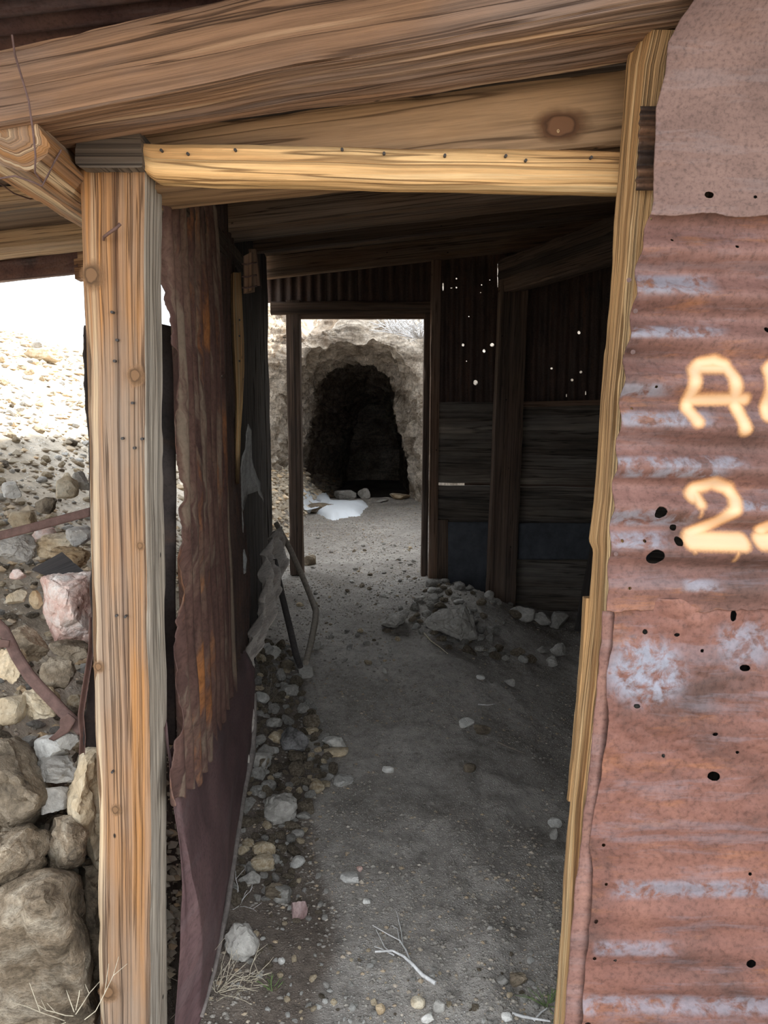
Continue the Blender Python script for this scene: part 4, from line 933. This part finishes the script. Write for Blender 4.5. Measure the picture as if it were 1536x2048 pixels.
# ------------------------------------------------------------------ snow, sticks and dry plants
sn_out = [(600, 982), (607, 973), (616, 977), (618, 986), (640, 992), (663, 1003), (700, 1005), (733, 1004), (739, 1014), (728, 1022), (722, 1032), (700, 1035), (680, 1038), (668, 1043), (655, 1038), (640, 1030), (625, 1024), (606, 1018), (592, 1012), (585, 995)]
gp = [G(x, y) for x, y in sn_out]; c = sum(gp, Vector()) / len(gp)
V = []; Fc = []; K = 9; n = len(gp) * 4
for k in range(K + 1):
    f = 1 - k / K
    for i in range(n):
        q = poly(gp + [gp[0]], i / n); p = c.lerp(q, f * (1 + 0.05 * noise.noise(Vector((i * 0.7, 0, 0)))))
        V.append((p.x, p.y, height(p.x, p.y) + (-0.01 if k == 0 else 0.07 * (1 - f ** 4) + 0.016 * fbm(p * 6, 3) + 0.008)))
for k in range(K):
    for i in range(n): Fc.append((k * n + i, k * n + (i + 1) % n, (k + 1) * n + (i + 1) % n, (k + 1) * n + i))
me = mesh('snow_patch', V, Fc); bmf(me); me.shade_smooth(); o = link('snow_patch', me, SNOW); tag(o, 'patch of old white snow on the dirt in front of the tunnel mouth', 'snow')
rock_px('rock', 'flat reddish-brown rock lying in the snow patch', 'rock', 640, 1016, 62, 22, K_BROWN, 71, 8, depth=0.7, sink=0.1)
rock_px('rock', 'small dark stone at the top edge of the snow patch', 'rock', 630, 983, 30, 12, K_BROWN, 72, 8)
rock_px('rock', 'tiny stone at the lower tip of the snow patch', 'rock', 691, 1029, 18, 9, K_BROWN, 73, 8)
for i, (x, y, ww, hh, lab) in enumerate(((690, 990, 46, 20, 'low dark rock in the tunnel mouth right behind the snow'), (728, 988, 26, 24, 'upright dark stone in the tunnel mouth'), (800, 993, 42, 12, 'flat pale stone at the right foot of the tunnel mouth'), (765, 1001, 26, 7, 'thin flat stone on the tunnel sill'))):
    rock_px('rock', lab, 'rock', x, y, ww, hh, K_GREY if i != 2 else K_TAN, 80 + i, 9)
o = tube('iron_pipe', [P(549, 1121, 3.9), P(565, 1195, 3.75), P(582, 1265, 3.62), P(592, 1310, 3.5), P(601, 1334, 3.45)], [0.016, 0.016, 0.016, 0.016, 0.014], STEEL, 10); tag(o, 'straight dark iron pipe leaning against the crumpled sheet', 'pipe')
o = tube('bent_stick', [P(552, 1046, 4.5), P(580, 1098, 4.42), P(602, 1146, 4.3), P(620, 1190, 4.15), P(632, 1222, 4.0), P(630, 1245, 3.85), P(622, 1285, 3.65), P(612, 1325, 3.46)], [0.016, 0.017, 0.017, 0.016, 0.017, 0.017, 0.016, 0.015], BARK, 10); tag(o, 'long kinked grey stick leaning on the far end of the left wall', 'stick')
def twig_obj(name, label, cat, main, r0, branches, mat, lift=0.01):
    up = Vector((0, 0, lift))
    pts = [G(*q) + up * (1 + 0.8 * i) for i, q in enumerate(main)]
    more = []
    for br_, r in branches:
        more.append(([G(*q) + up * (1 + 0.9 * i) for i, q in enumerate(br_)], [r * (1 - 0.6 * i / (len(br_) - 1)) for i in range(len(br_))]))
    o = tube(name, pts, [r0 * (1 - 0.55 * i / (len(main) - 1)) for i in range(len(main))], mat, 8, None, more)
    return tag(o, label, cat)
twig_obj('dry_twig', 'forked bleached twig lying on the path in the foreground', 'twig', [(871, 1969), (845, 1955), (828, 1938), (808, 1922), (785, 1912), (750, 1916)], 0.006,
         [([(825, 1935), (812, 1905), (800, 1888), (780, 1880), (745, 1862)], 0.003), ([(806, 1895), (803, 1870), (796, 1842), (793, 1832)], 0.002), ([(800, 1888), (795, 1862), (783, 1858)], 0.002), ([(788, 1913), (770, 1900), (752, 1866)], 0.0022), ([(788, 1913), (762, 1902), (748, 1900)], 0.0022)], TWIG, 0.004)
twig_obj('dry_twig', 'pale root-like twig at the bottom edge next to the yellow post', 'twig', [(1024, 2030), (1045, 2038), (1070, 2045), (1100, 2052)], 0.005, [([(1068, 2044), (1082, 2030), (1094, 2024)], 0.003)], TWIG, 0.004)
twig_obj('thin_twig', 'thin curved twig below the big wedge-shaped rock', 'twig', [(848, 1268), (862, 1284), (880, 1298), (895, 1312)], 0.005, [], STRAW, 0.004)
twig_obj('thin_twig', 'short straight twig on the shaded floor right of the wedge rock', 'twig', [(932, 1305), (972, 1303)], 0.004, [], STRAW, 0.004)
twig_obj('thin_twig', 'small pale twig in the middle of the shaded floor', 'twig', [(956, 1410), (975, 1413), (990, 1412)], 0.004, [], TWIG, 0.004)
twig_obj('thin_twig', 'pale twig lying among the damp stones', 'twig', [(494, 1682), (508, 1700), (522, 1720)], 0.004, [], STRAW, 0.01)
twig_obj('thin_twig', 'faint twig pointing toward the yellow post on the path', 'twig', [(995, 1485), (1025, 1500), (1050, 1510)], 0.003, [], BARK, 0.003)
def tuft(name, label, cat, px, py, n, h, spread, mat, seed, r=0.0014, Y=None):
    r = r * 0.62 if name == 'dry_weed' else r; rr = random.Random(seed); base = G(px, py) if Y is None else P(px, py, Y); more = []
    for i in range(n):
        a = rr.uniform(0, 6.28); q = [base + Vector((math.cos(a), math.sin(a), 0)) * spread * 0.15 * rr.random()]
        d = Vector((math.cos(a) * rr.uniform(0.3, 1.2), math.sin(a) * rr.uniform(0.3, 1.2), rr.uniform(0.3, 1))).normalized(); L = h * rr.uniform(0.4, 1)
        for k in range(4):
            d = (d + Vector((rr.gauss(0, .2), rr.gauss(0, .2), rr.gauss(-0.05, .15)))).normalized(); q.append(q[-1] + d * L / 4)
            if k in (1, 2) and rr.random() < 0.6:
                e = (d + Vector((rr.gauss(0, .7), rr.gauss(0, .7), rr.gauss(0, .5)))).normalized(); more.append(([q[-1], q[-1] + e * L * 0.25, q[-1] + e * L * 0.4], [r * 0.7, r * 0.6, r * 0.4]))
        more.append((q, [r, r, r * 0.9, r * 0.8, r * 0.5]))
    o = tube(name, more[0][0], more[0][1], mat, 5, None, more[1:]); return tag(o, label, cat)
tuft('dry_weed', 'tangled pale dry weed at the bottom, against the purple sheet', 'weed', 432, 1985, 26, 0.13, 0.2, STRAW, 1)
tuft('dry_weed', 'dry weed sprig beside the pale round rock at the path edge', 'weed', 492, 1960, 16, 0.10, 0.2, STRAW, 2)
tuft('dry_weed', 'little bleached weed between wet stones, above the pale round rock', 'weed', 478, 1812, 7, 0.10, 0.1, TWIG, 3)
tuft('dry_weed', 'sparse dead weed where the purple sheet meets the cobbles', 'weed', 535, 1400, 12, 0.16, 0.2, BARK, 4, 0.002)
tuft('dry_weed', 'straw stems lying across the boulder foot at the bottom corner', 'weed', 150, 2030, 8, 0.16, 0.2, STRAW, 5, 0.0016, Y=1.45)
tuft('grass_tuft', 'small green grass tuft at the foot of the yellow post', 'grass', 1095, 2010, 14, 0.09, 0.1, GREEN, 6, 0.0010)
tuft('grass_tuft', 'few green blades among gravel near the dry weeds', 'grass', 545, 1985, 7, 0.06, 0.1, GREEN, 7, 0.0010)
tuft('dead_bush', 'pale leafless bush hanging over the tunnel mouth', 'bush', 838, 676, 70, 0.44, 0.6, BRUSH, 9, 0.0062, Y=7.55)
tuft('dead_bush', 'leafless brush on the slope above the far doorway corner', 'bush', 796, 664, 34, 0.34, 0.5, BRUSH, 10, 0.0055, Y=7.8)

# ------------------------------------------------------------------ rocks one could point at
def hull_rock(name, label, outline, Y, dep, mat, seed, rough=0.014, cuts=7, shrink=0.86, front=0.3):
    """a broken block with the outline of the one in the photo: its own thickness, bulging front face and rough skin"""
    r = random.Random(seed); bm = bmesh.new(); cx = sum(q[0] for q in outline) / len(outline); cy = sum(q[1] for q in outline) / len(outline)
    for x, y in outline: bm.verts.new(P(x, y, Y + dep * r.uniform(0.0, 0.25)))
    for x, y in outline: bm.verts.new(P(cx + (x - cx) * shrink, cy + (y - cy) * shrink, Y + dep * r.uniform(0.8, 1.0)))
    for _ in range(4):
        x, y = r.choice(outline); f = r.uniform(0.25, 0.75); bm.verts.new(P(cx + (x - cx) * f, cy + (y - cy) * f, Y - dep * front * r.uniform(0.4, 1)))
    res = bmesh.ops.convex_hull(bm, input=bm.verts[:])
    bmesh.ops.delete(bm, geom=[v for v in bm.verts if not v.link_faces], context='VERTS')
    bmesh.ops.triangulate(bm, faces=bm.faces[:])
    size = max((v.co - bm.verts[:][0].co).length for v in bm.verts)
    for _ in range(7):
        lng = [e for e in bm.edges if e.calc_length() > size / 34]
        if not lng: break
        bmesh.ops.subdivide_edges(bm, edges=lng, cuts=1); bmesh.ops.triangulate(bm, faces=[f for f in bm.faces if len(f.verts) > 3])
        if len(bm.verts) > 16000: break
    for _ in range(2): bmesh.ops.smooth_vert(bm, verts=bm.verts, factor=0.5, use_axis_x=True, use_axis_y=True, use_axis_z=True)
    bm.normal_update(); k = 1 / size
    for v in bm.verts:
        q = v.co * k * 3 + Vector((seed, 0, 0)); vo = noise.voronoi(q * 1.6)[0]
        ck = max(0.0, 0.16 - (vo[1] - vo[0])) / 0.16; v.co += v.normal * size * (-rough * 1.1 * ck * ck + rough * 2.2 * fbm(q, 5) + rough * 1.6 * (vo[1] - vo[0] - 0.3) + rough * 0.7 * fbm(q * 6, 3))
    me = bpy.data.meshes.new(name); bm.to_mesh(me); bm.free(); smooth(me, 0.5); o = link(name, me, mat); recenter(o)
    return tag(o, label, 'boulder' if name == 'boulder' else 'rock')
g_ = G(900, 1278)
hull_rock('rock', 'large wedge-shaped slab of rock on the shaded floor by the back wall', [(848, 1244), (862, 1226), (900, 1212), (932, 1204), (946, 1230), (957, 1278), (930, 1284), (890, 1268), (862, 1256)], g_.y - 0.05, 0.28, K_GREY, 3)
g_ = G(790, 1256)
hull_rock('rock', 'flat pointed rock lying on the path next to the wedge-shaped slab', [(760, 1250), (775, 1234), (812, 1216), (820, 1224), (806, 1246), (792, 1258)], g_.y - 0.03, 0.16, K_GREY, 4)
hull_rock('rock', 'big pink and white angular rock behind the left post', [(80, 1152), (100, 1146), (140, 1146), (190, 1142), (192, 1280), (150, 1286), (112, 1285), (100, 1262), (88, 1215)], 2.05, 0.22, K_PINK, 5)
hull_rock('boulder', 'yellow and white rock propped against the left post', [(205, 1486), (170, 1495), (150, 1545), (134, 1575), (138, 1630), (158, 1680), (200, 1745), (215, 1700), (215, 1520)], 1.66, 0.3, K_TAN, 6)
hull_rock('boulder', 'big dark speckled boulder at the frame edge beside the slope', [(-60, 1480), (30, 1470), (78, 1510), (104, 1575), (112, 1618), (70, 1655), (10, 1690), (-60, 1680)], 1.70, 0.4, K_BROWN, 7)
hull_rock('boulder', 'tan cracked boulder below the dark speckled one', [(-60, 1690), (0, 1668), (60, 1645), (98, 1672), (88, 1725), (60, 1765), (22, 1806), (-60, 1815)], 1.58, 0.3, K_OCHRE, 8)
hull_rock('boulder', 'brown squarish boulder between the cracked one and the post', [(104, 1632), (150, 1628), (182, 1660), (168, 1722), (128, 1742), (92, 1752), (84, 1736), (96, 1680)], 1.60, 0.25, K_OCHRE, 9)
hull_rock('boulder', 'huge ochre boulder filling the bottom corner beside the post', [(-80, 1800), (0, 1800), (50, 1770), (90, 1742), (160, 1738), (172, 1850), (184, 1960), (200, 2080), (120, 2160), (-80, 2160)], 1.50, 0.45, K_OCHRE, 10, rough=0.013)
hull_rock('boulder', 'dark narrow boulder squeezed between the ochre one and the post', [(160, 1725), (215, 1735), (225, 2080), (185, 2080), (172, 1900)], 1.68, 0.2, K_BROWN, 12)
RK = [  # label, px, py, w, h, material, Y or None, planes
    ('pale rock in the corner shadow below the leaning black plank', 1118, 1240, 42, 36, K_GREY, None, 8),
    ('long low rock at the foot of the back wall boards', 1045, 1228, 52, 30, K_GREY, None, 8),
    ('blocky rock against the back wall left of the corner rock', 1080, 1237, 40, 26, K_GREY, None, 8),
    ('block of rock further down the shaded floor beside the yellow post', 1116, 1300, 32, 28, K_GREY, None, 8),
    ('low rock beside the shaded block near the yellow post', 1084, 1299, 26, 14, K_GREY, None, 8),
    ('broken stone pair member in the shade by the yellow post, upper one', 1106, 1327, 20, 18, K_GREY, None, 8),
    ('light oval stone in the middle of the path', 933, 1445, 32, 20, K_WHITE, None, 7),
    ('brown stone touching the light oval stone on the path', 965, 1461, 34, 22, K_BROWN, None, 8),
    ('small stone with a square top on the shaded path', 1019, 1364, 22, 18, K_GREY, None, 8),
    ('flat pale chip on the path above the oval stone', 961, 1355, 18, 10, K_WHITE, None, 6),
    ('tiny squarish stone on the path left of centre', 771, 1342, 11, 14, K_GREY, None, 6),
    ('pale thin chip on the dark band of the path', 776, 1539, 24, 15, K_WHITE, None, 5),
    ('brown clod half buried in the path', 940, 1536, 26, 18, K_BROWN, None, 9),
    ('white triangular stone beside the yellow post', 1109, 1645, 30, 17, K_WHITE, None, 4),
    ('slim stone lying just below the white triangular stone', 1107, 1667, 16, 26, K_GREY, None, 6),
    ('white blocky stone on the path below the damp patch', 699, 1758, 39, 21, K_WHITE, None, 7),
    ('white chip with a blue cast on the gravel', 733, 1803, 16, 9, K_WHITE, None, 6),
    ('small pinkish chip above the white blocky stone', 719, 1738, 13, 9, K_PINK, None, 6),
    ('dull pink rock at the edge of the damp patch', 598, 1820, 34, 40, K_DULL, None, 7),
    ('big pale rounded rock at the path edge near the dry weeds', 484, 1884, 68, 74, K_GREY, None, 9),
    ('large flat grey rock in the middle of the cobbles', 562, 1618, 66, 56, K_GREY, None, 8),
    ('square pale block on the edge of the damp ground', 687, 1562, 40, 20, K_WHITE, None, 6),
    ('long pale stone at the end of the cobbles, with a stub', 668, 1484, 48, 26, K_WHITE, None, 6),
    ('flat tan stone under the long pale stone', 672, 1502, 50, 16, K_TAN, None, 6),
    ('pitted grey lump like a honeycomb among the cobbles', 589, 1480, 58, 50, K_PIT, None, 14),
    ('flat stone that the leaning stick stands on', 612, 1342, 30, 34, K_GREY, None, 5),
    ('grey angular rock among the cobbles by the purple sheet', 518, 1522, 50, 32, K_GREY, None, 6),
    ('dark mottled rock on the wet ground above the pink rock', 549, 1787, 40, 28, K_BROWN, None, 8),
    ('round white pebble near the dry weeds', 563, 1922, 15, 13, K_WHITE, None, 12),
    ('orange-brown pebble at the bottom of the path', 761, 2018, 20, 20, K_TAN, None, 12),
    ('rounded tan stone at the bottom of the path', 836, 2005, 30, 20, K_TAN, None, 12),
    ('purplish stone next to the rounded tan one', 878, 2013, 24, 22, K_GREY, None, 10),
    ('white arrow-shaped chip at the bottom of the path', 855, 2035, 28, 18, K_WHITE, None, 4),
    ('reddish rock near the foot of the yellow post', 1036, 1957, 34, 28, K_BROWN, None, 8),
    ('low grey rock beside the reddish one near the yellow post', 1005, 1960, 24, 17, K_GREY, None, 8),
    ('cream pebble by the root-like twig', 1014, 2035, 22, 18, K_WHITE, None, 12),
    ('pale stone lying in the dirt ruts by the yellow post', 981, 1855, 16, 10, K_GREY, None, 8),
    ('brown rock leaning on the foot of the dark far doorway post', 615, 1120, 34, 24, K_BROWN, None, 8),
    ('yellow flat stone on the slope below the far doorway', 600, 1209, 16, 9, K_TAN, None, 6),
    ('grey rock among rubble where the crumpled sheet ends', 546, 1305, 34, 26, K_GREY, None, 8),
    ('round grey rock next to the purple sheet bend', 573, 1330, 30, 20, K_BROWN, None, 9),
    ('grey square stone right of the leaning stick', 634, 1291, 16, 18, K_GREY, None, 6),
    # outside, left of the post
    ('grey-lilac flat-topped rock under the iron bar', 33, 1098, 78, 58, K_GREY, 2.5, 7),
    ('tan lumpy rock between the iron bar and the dark shingle', 118, 1092, 92, 52, K_TAN, 2.55, 9),
    ('tan rock with red veins right above the dark shingle', 140, 1120, 82, 54, K_TAN, 2.4, 7),
    ('white rock against the left post just under the iron bar', 160, 1073, 60, 40, K_WHITE, 2.5, 8),
    ('dull red rock below the iron bar', 88, 1072, 54, 34, K_PINK, 2.7, 8),
    ('tan and brown rock above the iron bar', 47, 1040, 56, 38, K_TAN, 2.9, 8),
    ('brown rock resting just above the iron bar', 92, 1010, 46, 34, K_BROWN, 3.1, 8),
    ('pale boulder on the hillside against the left post', 132, 975, 48, 46, K_TAN, 3.3, 7),
    ('grey stone above the pale hillside boulder, by the post', 162, 962, 34, 40, K_WHITE, 3.4, 8),
    ('long pale rock high on the glaring hillside', 86, 712, 76, 36, K_TAN, 8.5, 7),
    ('dark little stone above the long pale hillside rock', 75, 690, 24, 13, K_GREY, 9.0, 8),
    ('whitish rock on the hillside at the frame edge', 22, 980, 40, 34, K_WHITE, 3.3, 8),
    ('small cream block on the slope under the pink rock level', 32, 1195, 42, 32, K_TAN, 2.2, 7),
    ('little tan rock touching the pink rock from the side', 73, 1200, 26, 40, K_TAN, 2.1, 8),
    ('red chip on the slope above the small cream block', 36, 1148, 30, 22, K_PINK, 2.4, 7),
    ('shadowy brown rock under the pink rock', 140, 1300, 84, 44, K_BROWN, 1.98, 8),
    ('tan slab the rusty strap rests on', 14, 1330, 72, 70, K_TAN, 1.95, 7),
    ('brown rock behind the upper rusty strap', 62, 1290, 86, 76, K_BROWN, 2.05, 8),
    ('rounded grey-brown rock in the middle of the slope by the strap', 118, 1345, 70, 66, K_BROWN, 1.95, 9),
    ('tan mottled rock beneath the rusty strap', 78, 1405, 84, 60, K_TAN, 1.88, 8),
    ('pale tan slope rock at the frame edge below the strap', 18, 1420, 60, 60, K_TAN, 1.85, 8),
    ('white-faced rock below the folded strap end', 100, 1502, 58, 54, K_WHITE, 1.78, 7),
    ('dark grey rock beside the white-faced one', 138, 1480, 40, 34, K_GREY, 1.78, 8),
    ('flat grey rock under the white-faced one', 116, 1540, 92, 44, K_GREY, 1.74, 6),
    ('small olive stone wedged under the flat grey rock', 110, 1596, 56, 52, K_GREY, 1.70, 7),
]
for i, (lab, x, y, ww, hh, mt, Y, pl) in enumerate(RK):
    big = ww > 60
    rock_px('boulder' if ww > 100 else 'rock' if ww > 30 else 'stone', lab, 'boulder' if ww > 100 else 'rock' if ww > 30 else 'stone', x, y, ww * (1.12 if Y and Y < 1.8 else 1), hh * (1.1 if Y and Y < 1.8 else 1), mt, 200 + i * 13, pl, rough=0.09 if big else 0.05, sub=5 if ww > 70 else 4 if ww > 30 else 3, Y=Y, depth=0.75, soft=0.0 if pl < 9 else 0.5)
# dark shingle and iron on the slope
o = loft('wood_shingle', [[P(64, 1140, 2.2), P(110, 1160, 2.1), P(112, 1158, 2.1), P(66, 1136, 2.2)], [P(122, 1108, 2.3), P(170, 1150, 2.15), P(172, 1146, 2.15), P(124, 1104, 2.3)]], W_CHAR, rough=0.003, side=0.01); tag(o, 'dark weathered shingle lying on the rocks above the pink rock', 'shingle')
def strap(name, pts, wv, label, hw=0.016, n=60):
    def fn(u, v): return poly(pts, u) + wv * lerp(-hw, hw, v) + Vector((0, 0.004 * math.sin(u * 9), 0)), (u, v)
    o = sheet(name, fn, n, 4, IRON, thick=0.006); return tag(o, label, 'iron strap')
strap('iron_bar', [P(-40, 1082, 2.35), P(60, 1056, 2.35), P(180, 1024, 2.35)], Vector((0, 0.1, 1)), 'straight rusty iron bar jutting level behind the left post', 0.014)
st = strap('iron_strap', [P(-20, 1235, 1.92), P(8, 1265, 1.9), P(32, 1310, 1.87), P(60, 1350, 1.85), P(90, 1385, 1.83), P(125, 1425, 1.80), P(165, 1462, 1.76)], Vector((0.55, 0.3, 0.55)), 'long curved rusty strap sloping down the rocks toward the post', 0.017)
flat_patch('strap_tab', [(0, 1278), (20, 1281), (18, 1294), (-6, 1296)], [1.86] * 4, IRON, 'small folded metal tab on the upper end of the curved strap', 'metal tab', 0.002)
flat_patch('metal_scrap', [(118, 1438), (135, 1427), (152, 1440), (140, 1462), (105, 1482), (95, 1478), (118, 1455)], [1.76] * 7, IRON, 'torn dark metal scrap at the lower end of the curved strap', 'metal scrap', 0.006)

# ------------------------------------------------------------------ repeats: cobbles, rubble, hillside stones
bases = {}
for mi, mt in enumerate((K_GREY, K_BROWN, K_TAN, K_WHITE)):
    for k in range(5):
        me = rock_me(5000 + mi * 50 + k, (1, 0.8, 0.62), 9 if k < 3 else 6, 0.06, 3, 0.5 if k < 3 else 0.0); me.materials.append(mt); bases[mi, k] = me
def scatter(name, label, cat, group, n, pick, size, weights, seed):
    r = random.Random(seed); first = {}; placed = []
    tries = 0; made = 0
    while made < n and tries < n * 30:
        tries += 1
        x, y = pick(r); p = G(x, y); s = size(r, p)
        if p.y > 13: continue
        if any((p.x - q.x) ** 2 + (p.y - q.y) ** 2 < (0.36 * (s + t)) ** 2 for q, t in placed): continue
        placed.append((p, s)); made += 1
        mi = r.choices(range(4), weights)[0]; k = r.randrange(5)
        if (mi, k) in first: o = first[mi, k].copy()
        else: o = bpy.data.objects.new(name, bases[mi, k]); first[mi, k] = o
        C.objects.link(o); o.location = p + Vector((0, 0, s * 0.16)); o.scale = (s, s * r.uniform(0.8, 1.1), s * r.uniform(0.75, 1.1)); o.rotation_euler = (r.gauss(0, .25), r.gauss(0, .25), r.uniform(0, 6.28))
        tag(o, label, cat, group)
def in_px(pts):                                            # rows (y, x0, x1)
    def f(r):
        y = r.uniform(pts[0][0], pts[-1][0]); a = curve([(q[0], q[1]) for q in pts], y); b = curve([(q[0], q[2]) for q in pts], y); return lerp(a, b, r.random()), y
    return f
scatter('cobble', 'rounded cobble in the loose pile along the purple sheet', 'stone', 'cobbles along the left wall', 250, in_px([(1290, 520, 590), (1380, 510, 600), (1440, 505, 640), (1510, 500, 680), (1560, 495, 660), (1640, 485, 610), (1720, 475, 600), (1800, 460, 580)]), lambda r, p: 0.028 + 0.065 * r.random() ** 1.5, (5, 6, 1.5, 0.6), 11)
scatter('pebble', 'small pebble on the damp edge of the path below the cobbles', 'stone', 'pebbles on the damp edge', 70, in_px([(1650, 560, 640), (1750, 540, 640), (1850, 500, 680), (1950, 470, 700), (2046, 420, 720)]), lambda r, p: r.uniform(0.010, 0.026), (4, 4, 2, 3), 12)
scatter('rubble_stone', 'angular rubble piece heaped around the wedge-shaped slab by the back wall', 'stone', 'rubble by the back wall', 90, in_px([(1165, 850, 900), (1190, 835, 970), (1225, 820, 1080), (1260, 830, 1000), (1290, 860, 980), (1330, 1050, 1140)]), lambda r, p: r.uniform(0.03, 0.10), (6, 2, 0, 1), 13)
scatter('path_stone', 'small loose stone on the sloping path toward the far doorway', 'stone', 'loose stones on the path', 80, in_px([(1060, 620, 830), (1160, 620, 830), (1260, 630, 800), (1330, 640, 800)]), lambda r, p: r.uniform(0.015, 0.045), (5, 3, 2, 2), 14)
scatter('hillside_stone', 'pale broken stone scattered on the bright hillside outside', 'stone', 'stones on the hillside', 230, lambda r: (r.uniform(-60, 178), 660 + 480 * r.random() ** 0.8), lambda r, p: (0.022 + 0.05 * r.random() ** 1.6) * (0.5 + p.y * 0.14), (1, 0.6, 5, 5), 15)
scatter('slope_stone', 'broken stone filling the gaps between boulders beside the left post', 'stone', 'stones between the boulders', 90, lambda r: (r.uniform(-20, 190), r.uniform(1120, 1560)), lambda r, p: r.uniform(0.02, 0.07), (3, 3, 3, 1), 16)
scatter('bottom_pebble', 'smooth pebble in the gravel at the bottom of the path', 'stone', 'pebbles at the bottom of the path', 90, lambda r: (r.uniform(560, 1080), 2046 - 150 * r.random() ** 1.6), lambda r, p: r.uniform(0.007, 0.022), (4, 2, 3, 4), 17)
# uncountable gravel
rs = np.random.RandomState(3); pts, sz = [], []
while len(pts) < 30000:
    Y = 1.35 + 8.2 * rs.rand() ** 2.0; X = rs.uniform(wallx(min(Y, 5.3)) - 0.05 if Y < 5.3 else -1.2, 0.5 if Y < 1.9 else (1.5 if 2.6 < Y < 5.1 else 0.55))
    nn = fbm(Vector((X * 1.6, Y * 1.6, 31)), 3)
    if nn < rs.uniform(-0.6, 0.25): continue
    s = 0.0016 + 0.0075 * rs.rand() ** 4 + 0.0006 * Y * rs.rand()
    pts.append((X, Y, height(X, Y) + s * 0.2)); sz.append(s)
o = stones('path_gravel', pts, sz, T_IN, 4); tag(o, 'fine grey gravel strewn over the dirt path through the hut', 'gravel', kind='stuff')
pts, sz = [], []
while len(pts) < 26000:
    d = 9 * rs.rand() ** 2.2; Y = 1.75 + 15.5 * rs.rand() ** 1.8; X = wallx(min(Y, 5.3)) - 0.1 - d * (0.3 + Y * 0.12)
    s = (0.006 + 0.03 * rs.rand() ** 3) * (0.5 + 0.16 * Y)
    pts.append((X, Y, height(X, Y) + s * 0.15)); sz.append(s)
o = stones('hillside_gravel', pts, sz, T_OUT, 5); tag(o, 'loose pale scree covering the hillside outside the hut', 'gravel', kind='stuff')
